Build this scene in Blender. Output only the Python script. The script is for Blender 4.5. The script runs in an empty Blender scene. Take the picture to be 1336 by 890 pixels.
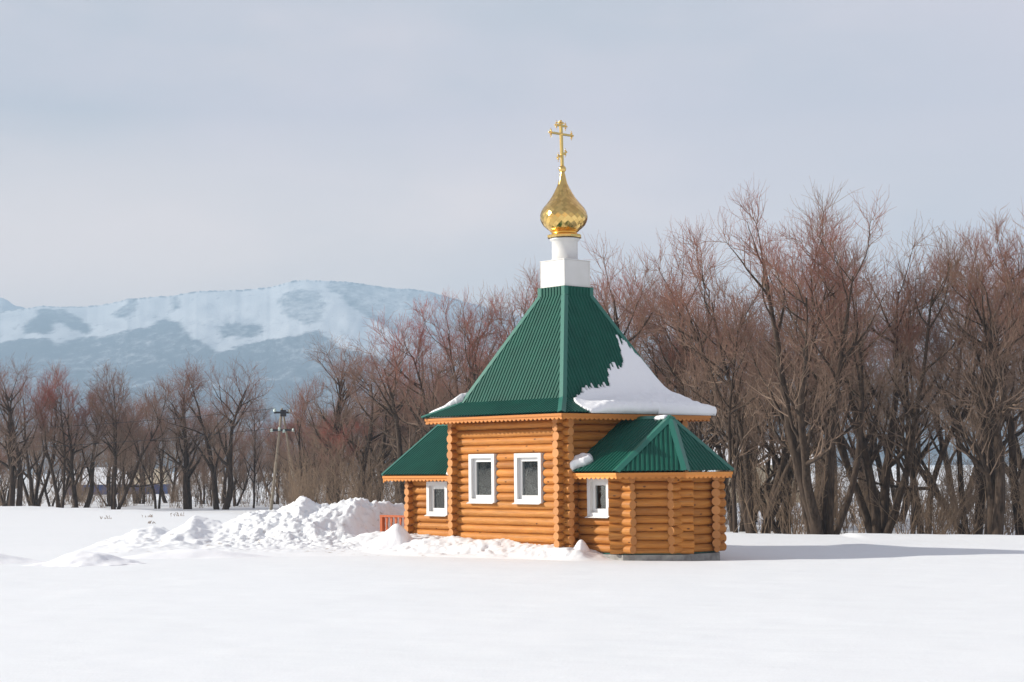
import bpy, bmesh, math, random
import numpy as np
from mathutils import Vector, Matrix
random.seed(5); RNG = np.random.default_rng(11)
sc = bpy.context.scene
COL = sc.collection
R = math.radians

# ------------------------------------------------------------------ helpers
def tag(o, label=None, cat=None, group=None, kind=None):
    if label: o['label'] = label
    if cat: o['category'] = cat
    if group: o['group'] = group
    if kind: o['kind'] = kind
    return o

def empty(name, loc=(0, 0, 0), rz=0.0):
    o = bpy.data.objects.new(name, None); COL.objects.link(o)
    o.location = loc; o.rotation_euler = (0, 0, rz); o.empty_display_size = .3
    return o

def np_mesh(name, V, quads=None, tris=None, attrs=None, smooth=True):
    """fast mesh from numpy arrays"""
    me = bpy.data.meshes.new(name)
    V = np.asarray(V, dtype=np.float32).reshape(-1, 3)
    q = np.zeros((0, 4), np.int32) if quads is None else np.asarray(quads, np.int32).reshape(-1, 4)
    t = np.zeros((0, 3), np.int32) if tris is None else np.asarray(tris, np.int32).reshape(-1, 3)
    me.vertices.add(len(V)); me.vertices.foreach_set('co', V.ravel())
    me.loops.add(q.size + t.size); me.loops.foreach_set('vertex_index', np.concatenate([q.ravel(), t.ravel()]))
    me.polygons.add(len(q) + len(t))
    st = np.concatenate([np.arange(len(q)) * 4, q.size + np.arange(len(t)) * 3]).astype(np.int32)
    me.polygons.foreach_set('loop_start', st)
    me.polygons.foreach_set('use_smooth', np.full(len(st), smooth, dtype=bool))
    me.update(calc_edges=True)
    if attrs:
        for k, a in attrs.items():
            at = me.attributes.new(k, 'FLOAT', 'POINT')
            at.data.foreach_set('value', np.asarray(a, np.float32).ravel())
    return me

def link(name, me, mats, parent=None):
    o = bpy.data.objects.new(name, me); COL.objects.link(o)
    for m in (mats if isinstance(mats, (list, tuple)) else [mats]): me.materials.append(m)
    if parent: o.parent = parent
    return o

class MB:
    """collects faces with material slot, smoothness, uv and a per-piece random value"""
    def __init__(s): s.v = []; s.f = []; s.m = []; s.sm = []; s.uv = []; s.rnd = []
    def face(s, idx, m=0, sm=False, uv=None, rnd=0.5):
        s.f.append(tuple(idx)); s.m.append(m); s.sm.append(sm)
        s.uv.append(uv if uv else [(0, 0)] * len(idx)); s.rnd.append(rnd)
    def add(s, pts):
        b = len(s.v); s.v.extend([tuple(p) for p in pts]); return b
    def poly(s, pts, m=0, uv=None, rnd=.5):
        b = s.add(pts); s.face(range(b, b + len(pts)), m, False, uv, rnd)
    def prism(s, bottom, top, m=0, rnd=.5, caps=True):
        """two loops of equal length joined by side quads"""
        n = len(bottom); b = s.add(list(bottom) + list(top))
        for i in range(n):
            j = (i + 1) % n
            s.face((b + i, b + j, b + n + j, b + n + i), m, False, None, rnd)
        if caps:
            s.face(tuple(b + i for i in range(n - 1, -1, -1)), m, False, None, rnd)
            s.face(tuple(b + n + i for i in range(n)), m, False, None, rnd)
    def obox(s, o, ax, ay, az, m=0, rnd=.5):
        """box from corner o along three edge vectors"""
        o, ax, ay, az = map(Vector, (o, ax, ay, az))
        lo = [o, o + ax, o + ax + ay, o + ay]
        s.prism(lo, [p + az for p in lo], m, rnd)
    def box(s, x0, x1, y0, y1, z0, z1, m=0, rnd=.5):
        s.obox((x0, y0, z0), (x1 - x0, 0, 0), (0, y1 - y0, 0), (0, 0, z1 - z0), m, rnd)
    def tube(s, pts, rad, k=8, m=0, sm=True, caps=True, capm=None, uvr=None, rnd=.5, sq=1.0):
        """swept tube through pts; uv x = length, y = arc"""
        pts = [Vector(p) for p in pts]; n = len(pts)
        rad = rad if isinstance(rad, (list, tuple)) else [rad] * n
        L = 0; u0 = uvr if uvr is not None else 0; rows = []
        for i, p in enumerate(pts):
            d = (pts[min(i + 1, n - 1)] - pts[max(i - 1, 0)]).normalized()
            ref = Vector((0, 0, 1)) if abs(d.z) < .9 else Vector((1, 0, 0))
            sx = d.cross(ref).normalized(); sy = sx.cross(d)
            if i: L += (p - pts[i - 1]).length
            b = s.add([p + (sx * math.cos(2 * math.pi * j / k) + sy * math.sin(2 * math.pi * j / k)) * rad[i] for j in range(k)])
            rows.append((b, L))
        for i in range(n - 1):
            b, l0 = rows[i]; c, l1 = rows[i + 1]
            for j in range(k):
                j2 = (j + 1) % k
                a0 = 2 * math.pi * j / k * rad[i]; a1 = 2 * math.pi * (j + 1) / k * rad[i]
                s.face((b + j, b + j2, c + j2, c + j), m, sm,
                       [(u0 + l0, u0 * 3 + a0), (u0 + l0, u0 * 3 + a1), (u0 + l1, u0 * 3 + a1), (u0 + l1, u0 * 3 + a0)], rnd)
        if caps:
            cm = m if capm is None else capm
            for b0, rev in ((rows[0][0], True), (rows[-1][0], False)):
                pp = [s.v[b0 + j] for j in range(k)]
                b = s.add(pp); idx = list(range(b, b + k))
                uv = [(math.cos(2 * math.pi * j / k), math.sin(2 * math.pi * j / k)) for j in range(k)]
                if rev: idx.reverse(); uv.reverse()
                s.face(idx, cm, False, uv, rnd)
    def lathe(s, prof, c=(0, 0), k=32, m=0, sm=True, off=0.0):
        rows = [s.add([(c[0] + r * math.cos(2 * math.pi * j / k + off), c[1] + r * math.sin(2 * math.pi * j / k + off), z) for j in range(k)]) for r, z in prof]
        for i in range(len(prof) - 1):
            for j in range(k):
                s.face((rows[i] + j, rows[i] + (j + 1) % k, rows[i + 1] + (j + 1) % k, rows[i + 1] + j), m, sm)
    def sphere(s, c, r, m=0, k=10, n=6):
        b0 = s.add([(c[0], c[1], c[2] - r)])
        rows = []
        for i in range(1, n):
            a = -math.pi / 2 + math.pi * i / n
            rows.append(s.add([(c[0] + r * math.cos(a) * math.cos(2 * math.pi * j / k), c[1] + r * math.cos(a) * math.sin(2 * math.pi * j / k), c[2] + r * math.sin(a)) for j in range(k)]))
        b1 = s.add([(c[0], c[1], c[2] + r)])
        for j in range(k):
            s.face((b0, rows[0] + (j + 1) % k, rows[0] + j), m, True)
            s.face((b1, rows[-1] + j, rows[-1] + (j + 1) % k), m, True)
        for i in range(len(rows) - 1):
            for j in range(k):
                s.face((rows[i] + j, rows[i] + (j + 1) % k, rows[i + 1] + (j + 1) % k, rows[i + 1] + j), m, True)
    def build(s, name, mats, parent=None):
        me = bpy.data.meshes.new(name)
        me.from_pydata(s.v, [], s.f)
        me.polygons.foreach_set('material_index', s.m)
        me.polygons.foreach_set('use_smooth', s.sm)
        uvl = me.uv_layers.new(name='UVMap')
        flat = []
        for u in s.uv:
            for a in u: flat.extend(a)
        uvl.data.foreach_set('uv', flat)
        if name not in ('tent_roof', 'apse_roof', 'annex_roof', 'curtain'):
            bm = bmesh.new(); bm.from_mesh(me); bmesh.ops.recalc_face_normals(bm, faces=bm.faces); bm.to_mesh(me); bm.free()
        at = me.attributes.new('rnd', 'FLOAT', 'FACE'); at.data.foreach_set('value', s.rnd)
        me.update()
        return link(name, me, mats, parent)

# ---- numpy noise
def _hash(ix, iy, seed):
    h = (ix.astype(np.int64) * 374761393 + iy.astype(np.int64) * 668265263 + seed * 1442695041) & 0x7fffffff
    h = (h ^ (h >> 13)) * 1274126177 & 0x7fffffff
    return ((h ^ (h >> 16)) & 0xffff) / 65535.0
def vnoise(x, y, seed=0):
    ix = np.floor(x); iy = np.floor(y); fx = x - ix; fy = y - iy
    fx = fx * fx * (3 - 2 * fx); fy = fy * fy * (3 - 2 * fy)
    a = _hash(ix, iy, seed); b = _hash(ix + 1, iy, seed); c = _hash(ix, iy + 1, seed); d = _hash(ix + 1, iy + 1, seed)
    return (a * (1 - fx) + b * fx) * (1 - fy) + (c * (1 - fx) + d * fx) * fy - .5
def fbm(x, y, oct=4, seed=0):
    s = 0; a = 1.0
    for o in range(oct):
        s = s + a * vnoise(x * 2 ** o + o * 17.3, y * 2 ** o - o * 9.1, seed + o); a *= .5
    return s
def chunks(x, y, size, seed):
    """broken-snow clods: every cell is a tilted facet at its own height"""
    gx = x / size; gy = y / size; ix = np.floor(gx); iy = np.floor(gy)
    best = np.full(x.shape, 9.0); out = np.zeros(x.shape)
    for dx in (-1, 0, 1):
        for dy in (-1, 0, 1):
            cx = ix + dx; cy = iy + dy
            px = cx + _hash(cx, cy, seed); py = cy + _hash(cx, cy, seed + 1)
            d = (gx - px) ** 2 + (gy - py) ** 2
            h = _hash(cx, cy, seed + 2) - .5 + (gx - px) * (_hash(cx, cy, seed + 3) - .5) * 1.6 + (gy - py) * (_hash(cx, cy, seed + 4) - .5) * 1.6
            h = h - d * .5
            k = d < best; out = np.where(k, h, out); best = np.where(k, d, best)
    return out
def sstep(a, b, x):
    t = np.clip((x - a) / (b - a), 0, 1); return t * t * (3 - 2 * t)
def seg_dist(px, py, poly, closed=True):
    n = len(poly); best = np.full(px.shape, 1e9)
    for i in range(n if closed else n - 1):
        ax, ay = poly[i]; bx, by = poly[(i + 1) % n]
        dx, dy = bx - ax, by - ay; L = dx * dx + dy * dy + 1e-12
        t = np.clip(((px - ax) * dx + (py - ay) * dy) / L, 0, 1)
        best = np.minimum(best, np.hypot(px - ax - t * dx, py - ay - t * dy))
    return best
def inside(px, py, poly):
    c = np.zeros(px.shape, bool); n = len(poly)
    for i in range(n):
        x0, y0 = poly[i]; x1, y1 = poly[(i + 1) % n]
        hit = ((y0 > py) != (y1 > py)) & (px < (x1 - x0) * (py - y0) / (y1 - y0 + 1e-15) + x0)
        c ^= hit
    return c

# ------------------------------------------------------------------ materials
def new_mat(name, base=(.5, .5, .5), rough=.6, metal=0.0, spec=.5):
    m = bpy.data.materials.new(name); m.use_nodes = True
    nt = m.node_tree; p = nt.nodes['Principled BSDF']
    p.inputs['Base Color'].default_value = (*base, 1); p.inputs['Roughness'].default_value = rough
    p.inputs['Metallic'].default_value = metal; p.inputs['Specular IOR Level'].default_value = spec
    return m, nt, p
def N(nt, t, **kw):
    n = nt.nodes.new(t)
    for k, v in kw.items(): setattr(n, k, v)
    return n
def noise(nt, vec, scale, detail=4, rough=.55, mapscale=None):
    if mapscale:
        mp = N(nt, 'ShaderNodeMapping'); mp.inputs['Scale'].default_value = mapscale
        nt.links.new(vec, mp.inputs['Vector']); vec = mp.outputs['Vector']
    n = N(nt, 'ShaderNodeTexNoise'); n.inputs['Scale'].default_value = scale
    n.inputs['Detail'].default_value = detail; n.inputs['Roughness'].default_value = rough
    nt.links.new(vec, n.inputs['Vector']); return n.outputs['Fac']
def ramp(nt, fac, stops):
    r = N(nt, 'ShaderNodeValToRGB'); e = r.color_ramp.elements
    while len(e) < len(stops): e.new(.5)
    for i, (p, c) in enumerate(stops):
        e[i].position = p; e[i].color = (*c, 1) if len(c) == 3 else c
    nt.links.new(fac, r.inputs['Fac']); return r.outputs['Color']
def mixc(nt, fac, a, b, mode='MIX'):
    n = N(nt, 'ShaderNodeMix', data_type='RGBA', blend_type=mode)
    for s, v in ((n.inputs[0], fac), (n.inputs[6], a), (n.inputs[7], b)):
        if hasattr(v, 'is_linked'): nt.links.new(v, s)
        elif isinstance(v, (int, float)): s.default_value = v
        else: s.default_value = (*v, 1)
    return n.outputs[2]
def bump(nt, p, h, strength=.3, dist=.01):
    b = N(nt, 'ShaderNodeBump'); b.inputs['Strength'].default_value = strength; b.inputs['Distance'].default_value = dist
    nt.links.new(h, b.inputs['Height']); nt.links.new(b.outputs['Normal'], p.inputs['Normal'])
def attr(nt, name):
    a = N(nt, 'ShaderNodeAttribute'); a.attribute_name = name; return a
def math_(nt, op, a, b):
    n = N(nt, 'ShaderNodeMath', operation=op)
    for s, v in ((n.inputs[0], a), (n.inputs[1], b)):
        if hasattr(v, 'is_linked'): nt.links.new(v, s)
        else: s.default_value = v
    return n.outputs[0]

def wood_mat(name, dark, mid, light, grain=(.9, 15, 1), knots=True, rough=.5, weather=False):
    m, nt, p = new_mat(name, mid, rough, 0, .35)
    uv = N(nt, 'ShaderNodeTexCoord').outputs['UV']
    g = noise(nt, uv, 3.0, 6, .6, (grain[0], grain[1], 1))
    c = ramp(nt, g, [(.28, dark), (.47, mid), (.70, light)])
    big = noise(nt, uv, 1.1, 3, .5, (1, 2, 1))
    c = mixc(nt, .55, c, ramp(nt, big, [(.3, tuple(x * .72 for x in mid)), (.7, tuple(min(1, x * 1.2) for x in mid))]))
    rn = attr(nt, 'rnd').outputs['Fac']
    c = mixc(nt, .75, c, ramp(nt, rn, [(0, (.66, .60, .58)), (.5, (1, 1, 1)), (.85, (1.12, 1.12, 1.15)), (1, (1.0, 1.06, 1.25))]), 'MULTIPLY')
    if knots:
        v = N(nt, 'ShaderNodeTexVoronoi'); v.inputs['Scale'].default_value = 4.2
        mp = N(nt, 'ShaderNodeMapping'); mp.inputs['Scale'].default_value = (.8, 1.4, 1)
        nt.links.new(uv, mp.inputs['Vector']); nt.links.new(mp.outputs['Vector'], v.inputs['Vector'])
        k = ramp(nt, v.outputs['Distance'], [(0, (1, 1, 1)), (.07, (.9, .9, .9)), (.12, (0, 0, 0))])
        c = mixc(nt, k, c, (dark[0] * .35, dark[1] * .3, dark[2] * .3))
    if weather:
        wz = noise(nt, uv, 1.6, 5, .65, (.9, 7, 1))
        c = mixc(nt, ramp(nt, wz, [(.56, (0, 0, 0)), (.74, (.6, .6, .6))]), c, (.34, .20, .10))
    nt.links.new(c, p.inputs['Base Color'])
    bump(nt, p, g, .4, .008)
    return m
LOG = wood_mat('log_wood', (.20, .056, .009), (.46, .172, .028), (.67, .325, .08), rough=.66, weather=True)
TRIM = wood_mat('trim_wood', (.58, .20, .036), (.70, .27, .052), (.76, .34, .085), rough=.5)
RAIL = wood_mat('railing_wood', (.34, .07, .02), (.42, .10, .03), (.48, .13, .04), knots=False)
END, nt, p = new_mat('log_end_wood', (.5, .23, .07), .65)
uv = N(nt, 'ShaderNodeTexCoord').outputs['UV']
w = N(nt, 'ShaderNodeTexWave', wave_type='RINGS', rings_direction='SPHERICAL'); w.inputs['Scale'].default_value = 2.2; w.inputs['Distortion'].default_value = 1.5
nt.links.new(uv, w.inputs['Vector'])
c = ramp(nt, w.outputs['Fac'], [(0, (.44, .165, .04)), (1, (.60, .275, .085))])
c = mixc(nt, .7, c, ramp(nt, attr(nt, 'rnd').outputs['Fac'], [(0, (.72, .68, .64)), (.5, (1, 1, 1)), (1, (1.1, 1.12, 1.2))]), 'MULTIPLY')
nt.links.new(c, p.inputs['Base Color'])

GREEN, nt, p = new_mat('green_roof_metal', (.006, .085, .062), .5, 0, .2)
oc = N(nt, 'ShaderNodeTexCoord').outputs['Object']
c = ramp(nt, noise(nt, oc, 2.5, 5), [(.3, (.004, .070, .048)), (.7, (.006, .092, .062))])
nt.links.new(c, p.inputs['Base Color'])
GREENCAP, nt, p = new_mat('green_flashing_metal', (.016, .135, .098), .35, 0, .5)
WHITE, nt, p = new_mat('white_plastic', (.70, .70, .69), .35)
WPAINT, nt, p = new_mat('white_sheet_metal', (.80, .79, .77), .45)
oc = N(nt, 'ShaderNodeTexCoord').outputs['Object']
nt.links.new(ramp(nt, noise(nt, oc, 3, 5), [(.3, (.64, .63, .60)), (.7, (.70, .69, .67))]), p.inputs['Base Color'])
CONC, nt, p = new_mat('concrete', (.3, .29, .27), .9)
oc = N(nt, 'ShaderNodeTexCoord').outputs['Object']
f = noise(nt, oc, 9, 6)
nt.links.new(ramp(nt, f, [(.3, (.22, .21, .20)), (.7, (.40, .39, .36))]), p.inputs['Base Color']); bump(nt, p, f, .5, .01)
GOLD, nt, p = new_mat('gold_leaf_metal', (.83, .57, .20), .17, 1.0)
c = mixc(nt, .8, (.83, .57, .20), ramp(nt, attr(nt, 'rnd').outputs['Fac'], [(0, (.72, .68, .6)), (.6, (1, 1, 1)), (1, (1.1, 1.12, 1.15))]), 'MULTIPLY')
nt.links.new(c, p.inputs['Base Color'])
GOLDO, nt, p = new_mat('orange_gold_metal', (.80, .42, .08), .28, 1.0)
GLASS, nt, p = new_mat('window_glass', (.85, .9, .9), .03)
tr_ = N(nt, 'ShaderNodeBsdfTransparent'); tr_.inputs[0].default_value = (.82, .86, .86, 1)
gl_ = N(nt, 'ShaderNodeBsdfGlossy'); gl_.inputs['Roughness'].default_value = .02
fr_ = N(nt, 'ShaderNodeValue'); fr_.outputs[0].default_value = .035
ms_ = N(nt, 'ShaderNodeMixShader'); nt.links.new(fr_.outputs[0], ms_.inputs[0]); nt.links.new(tr_.outputs[0], ms_.inputs[1]); nt.links.new(gl_.outputs[0], ms_.inputs[2])
nt.links.new(ms_.outputs[0], nt.nodes['Material Output'].inputs['Surface'])
CURT, nt, p = new_mat('lace_curtain', (.55, .54, .47), .9)
oc = N(nt, 'ShaderNodeTexCoord').outputs['Object']
nt.links.new(ramp(nt, noise(nt, oc, 45, 3, .6), [(.35, (.04, .04, .035)), (.68, (.34, .33, .28))]), p.inputs['Base Color'])
ROOM, nt, p = new_mat('dark_room_lining', (.05, .035, .025), .9)

def snow_mat(name, lo=(.83, .85, .88), hi=(.90, .91, .93), fine=28, bs=.35, bd=.02, dirt=False):
    m, nt, p = new_mat(name, hi, .55, 0, .25)
    oc = N(nt, 'ShaderNodeTexCoord').outputs['Object']
    c = ramp(nt, noise(nt, oc, .35, 5), [(.3, lo), (.7, hi)])
    if dirt:
        d = noise(nt, oc, 5.5, 6, .7); d2 = noise(nt, oc, .55, 2)
        k = math_(nt, 'MULTIPLY', ramp(nt, d, [(.57, (0, 0, 0)), (.68, (1, 1, 1))]), ramp(nt, d2, [(.47, (0, 0, 0)), (.62, (1, 1, 1))]))
        c = mixc(nt, k, c, (.34, .27, .20))
    nt.links.new(c, p.inputs['Base Color'])
    a = noise(nt, oc, fine, 5, .65); b = noise(nt, oc, 2.2, 5, .6, (1, 2.2, 1))
    s = math_(nt, 'ADD', math_(nt, 'MULTIPLY', a, .35), b)
    bump(nt, p, s, bs, bd)
    return m
SNOW = snow_mat('field_snow', (.795, .82, .835), (.815, .838, .853), bs=.4, bd=.022)
BANK = snow_mat('ploughed_snow', (.82, .84, .855), (.865, .882, .893), 20, .4, .02, dirt=True)
ROOFSNOW = snow_mat('roof_snow_white', (.87, .88, .9), (.91, .915, .93), 22, .55, .022)

def bark_mat(name, c0, c1):
    m, nt, p = new_mat(name, c0, .9, 0, .2)
    oc = N(nt, 'ShaderNodeTexCoord').outputs['Object']
    f = noise(nt, oc, 14, 5, .6, (1, 1, .22))
    nt.links.new(ramp(nt, f, [(.3, c0), (.7, c1)]), p.inputs['Base Color']); bump(nt, p, f, .7, .02)
    return m
BARK = bark_mat('bark', (.022, .015, .011), (.095, .066, .048))
TWIG, nt, p = new_mat('twig_bark', (.12, .08, .06), .8, 0, .3)
t = attr(nt, 'tip').outputs['Fac']
oi = N(nt, 'ShaderNodeObjectInfo')
oc = N(nt, 'ShaderNodeTexCoord').outputs['Object']
nz = noise(nt, oc, .8, 3)
brown = ramp(nt, nz, [(.3, (.16, .112, .08)), (.7, (.26, .185, .135))])
red = ramp(nt, oi.outputs['Random'], [(0, (.23, .115, .076)), (.5, (.29, .10, .068)), (1, (.33, .075, .055))])
nt.links.new(mixc(nt, t, brown, red), p.inputs['Base Color'])
BRUSH, nt, p = new_mat('brush_bark', (.13, .09, .06), .85, 0, .2)
oc = N(nt, 'ShaderNodeTexCoord').outputs['Object']
nt.links.new(ramp(nt, noise(nt, oc, .35, 4), [(.3, (.15, .105, .075)), (.7, (.30, .215, .145))]), p.inputs['Base Color'])
DRY, nt, p = new_mat('dry_stalk', (.30, .20, .10), .9)
POLEW, nt, p = new_mat('weathered_pole_wood', (.34, .29, .22), .85)
DARKM, nt, p = new_mat('dark_steel', (.03, .03, .035), .5, .3)
INSUL, nt, p = new_mat('pale_green_glass', (.70, .85, .78), .15)
BLUE, nt, p = new_mat('blue_painted_boards', (.05, .085, .25), .6)
BEIGE, nt, p = new_mat('beige_plaster', (.52, .44, .32), .85)
DARKGL, nt, p = new_mat('dark_window_glass', (.02, .022, .028), .1)

# ------------------------------------------------------------------ camera (solved from the photograph's perspective)
F, PITCH, ROLL, EYE = 2279.39, 4.1258, 0.5585, 1.7039
CX, CY, PSI = 1.0901, 35.1433, 48.7135
cd = bpy.data.cameras.new('camera'); cam = bpy.data.objects.new('camera', cd); COL.objects.link(cam)
cd.sensor_width = 36; cd.lens = 36 * F / 1336; cd.clip_start = .1; cd.clip_end = 20000
cam.matrix_world = Matrix.Translation((0, 0, EYE)) @ Matrix.Rotation(R(90 + PITCH), 4, 'X') @ Matrix.Rotation(R(-ROLL), 4, 'Z')
sc.camera = cam
def hor(px): return 609.4 - (px - 668) * .00975
def X_at(px, D): return (px - 668 ) / F * D
def Z_at(px, py, D): return EYE + (hor(px) - py) / F * D

# ------------------------------------------------------------------ light and sky
SUN_EL = 24.0
sd = Vector((-1.0, 0.05, 0)).normalized()            # horizontal direction towards the sun
to_sun = Vector((sd.x * math.cos(R(SUN_EL)), sd.y * math.cos(R(SUN_EL)), math.sin(R(SUN_EL))))
sl = bpy.data.lights.new('sun', 'SUN'); so = bpy.data.objects.new('sun', sl); COL.objects.link(so)
sl.energy = 5.0; sl.angle = R(.55); sl.color = (1.0, .945, .85)
so.rotation_euler = to_sun.to_track_quat('Z', 'Y').to_euler()
w = bpy.data.worlds.new('World'); sc.world = w; w.use_nodes = True
nt = w.node_tree; bg = nt.nodes['Background']
STR = .055
bg.inputs['Strength'].default_value = STR
sky = N(nt, 'ShaderNodeTexSky', sky_type='NISHITA'); sky.sun_disc = False
sky.sun_elevation = R(SUN_EL); sky.sun_rotation = math.atan2(sd.x, sd.y)
sky.air_density = 1.0; sky.dust_density = 1.0
tc = N(nt, 'ShaderNodeTexCoord').outputs['Generated']
sep = N(nt, 'ShaderNodeSeparateXYZ'); nt.links.new(tc, sep.inputs[0])
n1 = noise(nt, tc, 3.0, 5, .5, (1, 1, 2.6)); n2 = noise(nt, tc, 6.5, 6, .55, (1.0, 1, 2.8))
K = 1 / STR
def sc3(c): return tuple(x * K for x in c)
cl = ramp(nt, n1, [(.36, (.375, .39, .43)), (.5, (.465, .44, .475)), (.64, (.55, .485, .52))])
cl = mixc(nt, ramp(nt, n2, [(.54, (0, 0, 0)), (.72, (.55, .55, .55))]), cl, (.57, .50, .51))
cl = mixc(nt, ramp(nt, sep.outputs[0], [(.0, (0, 0, 0)), (.30, (.75, .75, .75))]), cl, (.58, .50, .54))
low_ = ramp(nt, sep.outputs[2], [(.05, (1, 1, 1)), (.20, (0, 0, 0))])
left_ = ramp(nt, math_(nt, 'ADD', math_(nt, 'MULTIPLY', sep.outputs[0], -1.0), math_(nt, 'MULTIPLY', n2, .5)), [(.0, (.35, .35, .35)), (.42, (1, 1, 1))])
cl = mixc(nt, math_(nt, 'MULTIPLY', low_, left_), cl, (1.6, 1.18, .92))
clk = mixc(nt, 1.0, cl, sc3((1, 1, 1)), 'MULTIPLY')
# overcast bank ahead and to the right, thinner broken cloud overhead and behind
cov = math_(nt, 'ADD', sep.outputs[1], math_(nt, 'MULTIPLY', n1, .3))
cf = ramp(nt, cov, [(.30, (.55, .55, .55)), (.88, (.97, .97, .97))])
nt.links.new(mixc(nt, cf, sky.outputs['Color'], clk), bg.inputs['Color'])

# air: one box of thin haze round everything
mh = bpy.data.materials.new('haze_air'); mh.use_nodes = True; nt = mh.node_tree
nt.nodes.remove(nt.nodes['Principled BSDF'])
pv = N(nt, 'ShaderNodeVolumePrincipled'); pv.inputs['Color'].default_value = (.54, .77, 1, 1)
pv.inputs['Density'].default_value = 5.2e-4; pv.inputs['Anisotropy'].default_value = 0.0
nt.links.new(pv.outputs[0], nt.nodes['Material Output'].inputs['Volume'])
b = MB(); b.box(-4200, 4200, -500, 4600, -2.2, 352)
hz = b.build('haze', mh); tag(hz, 'thin bluish air fading the far hills', 'haze', kind='stuff')

# ------------------------------------------------------------------ ground
def yc_(x): return np.interp(x, [-60, -24, -12, 0, 6, 12, 30, 60], [95, 84, 68, 52, 43, 39.2, 37.0, 36])
def gh(x, y):
    x = np.asarray(x, float); y = np.asarray(y, float)
    right = sstep(2.5, 7, x); left = 1 - sstep(-9, -5, x)
    z = .030 * fbm(x * .12, y * .2, 3, 3) + .018 * fbm(x * .5, y * .7, 3, 8) * sstep(60, 20, y)
    z = z + right * (.05 * sstep(5, 9, x) * np.exp(-((y - 32.2 - .3 * np.sin(x * .5)) / 1.2) ** 2) - .16 * np.exp(-((y - 34.7) / 1.8) ** 2))
    z = z + left * .10 * sstep(45, 84, y)
    z = z - .07 * np.exp(-((x - 3.4) / 1.6) ** 2 - ((y - 32.9) / 1.1) ** 2)
    yc = yc_(x)
    z = z + np.where(x > 8, .06 * np.exp(-((y - yc) / 1.5) ** 2), 0)
    z = z - .42 * sstep(yc + .4, yc + 5, y) * (1 - .6 * sstep(150, 400, y))
    z = z + .012 * vnoise(x * 2.3, y * 3.5, 5) * sstep(70, 30, y)
    return z
def axis(a, b, step, lo, hi):
    l = list(np.arange(a, b + 1e-6, step)); g = step
    while l[-1] < hi: g *= 1.16; l.append(l[-1] + g)
    g = step
    while l[0] > lo: g *= 1.16; l.insert(0, l[0] - g)
    return np.array(l)
def grid_quads(nx, ny):
    i = np.arange(ny - 1)[:, None] * nx + np.arange(nx - 1)[None, :]
    return np.stack([i, i + 1, i + 1 + nx, i + nx], -1).reshape(-1, 4)
gx = axis(-16, 18, .13, -4100, 4100); gy = axis(9, 50, .13, -450, 4500)
GX, GY = np.meshgrid(gx, gy)
g = link('snow_ground', np_mesh('snow_ground', np.stack([GX, GY, gh(GX, GY)], -1), grid_quads(len(gx), len(gy))), SNOW)
tag(g, 'wide field of smooth untouched snow', 'ground', kind='structure')
def heightpatch(name, x0, x1, y0, y1, step, fn, mat):
    xs = np.arange(x0, x1, step); ys = np.arange(y0, y1, step)
    X, Y = np.meshgrid(xs, ys); H = fn(X, Y)
    Z = gh(X, Y) + H
    V = np.stack([X, Y, Z], -1).reshape(-1, 3)
    q = grid_quads(len(xs), len(ys))
    keep = (H.reshape(-1)[q] > -.05).any(1)
    q = q[keep]; used = np.unique(q); mp = np.full(len(V), -1); mp[used] = np.arange(len(used))
    return link(name, np_mesh(name, V[used], mp[q]), mat)

# ploughed bank left of the chapel
BX = [-9.6, -8.7, -8.1, -7.6, -7.03, -6.4, -6, -5.6, -4.75, -4.5, -4, -3.4, -3.1, -2.46, -1.6, -.6]
BZ = [.05, .30, .46, .40, .72, .62, .84, .98, .98, .88, .92, 1.12, 1.08, 1.05, .95, .1]
def bank(X, Y):
    wob = .5 * fbm(X * .6, Y * .6, 3, 21)
    c = np.interp(X + .12 * fbm(X * 2, Y * 2, 2, 40), BX, BZ)
    yr = 38.9 + .5 * wob; d = Y - yr
    front = np.where(d < 0, np.clip(1 + d / 2.9, 0, 1), 1); front = front ** 1.35
    apron = .16 * sstep(33.7, 36.8, Y + .8 * wob) * sstep(-9.3, -7.5, X)
    back = np.where(d > 0, np.exp(-(d / 1.6) ** 2), 1)
    base = c * front * back
    h = np.maximum(base, apron * back)
    # gullies running down the face
    h = h * (1 + .35 * fbm(X * 1.1 + 3, Y * .35, 3, 31))
    rough = sstep(.03, .22, h)
    clod = sstep(-6.6, -5.6, X + .4 * wob)
    h = h + rough * (.02 * chunks(X, Y, .34, 5) + .035 * chunks(X, Y, .13, 9) + .04 * chunks(X, Y, .065, 12) + .06 * fbm(X * 6, Y * 6, 3, 15)) * (.25 + .75 * clod)
    h = h + rough * .10 * fbm(X * 3, Y * 3, 3, 33)
    edge = sstep(0, .6, np.minimum.reduce([X + 9.7, -.5 - X, Y - 33.4, 42.8 - Y]))
    # stay clear of the porch and the annex walls
    ax_, ay_ = to_loc(X, Y)
    clear = sstep(.0, .9, np.maximum(-4.75 - ax_, np.abs(ay_) - 1.5))
    hi_ = np.minimum(h, .16 + .06 * chunks(X, Y, .2, 77))
    h = np.where(clear < 1, hi_ * (1 - clear) + h * clear, h)
    return np.where(edge > 0, h * edge, -.1) - .06 * (1 - edge) - .012
cp, sp = math.cos(R(PSI)), math.sin(R(PSI))
def to_loc(X, Y):
    dx = X - CX; dy = Y - CY
    return dx * cp - dy * sp, dx * sp + dy * cp
def to_world(a, b): return CX + a * cp + b * sp, CY - a * sp + b * cp
tag(heightpatch('snow_bank', -10.2, -.4, 33.2, 43, .035, bank, BANK),
    'high lumpy bank of ploughed snow piled left of the chapel', 'snow bank')
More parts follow.
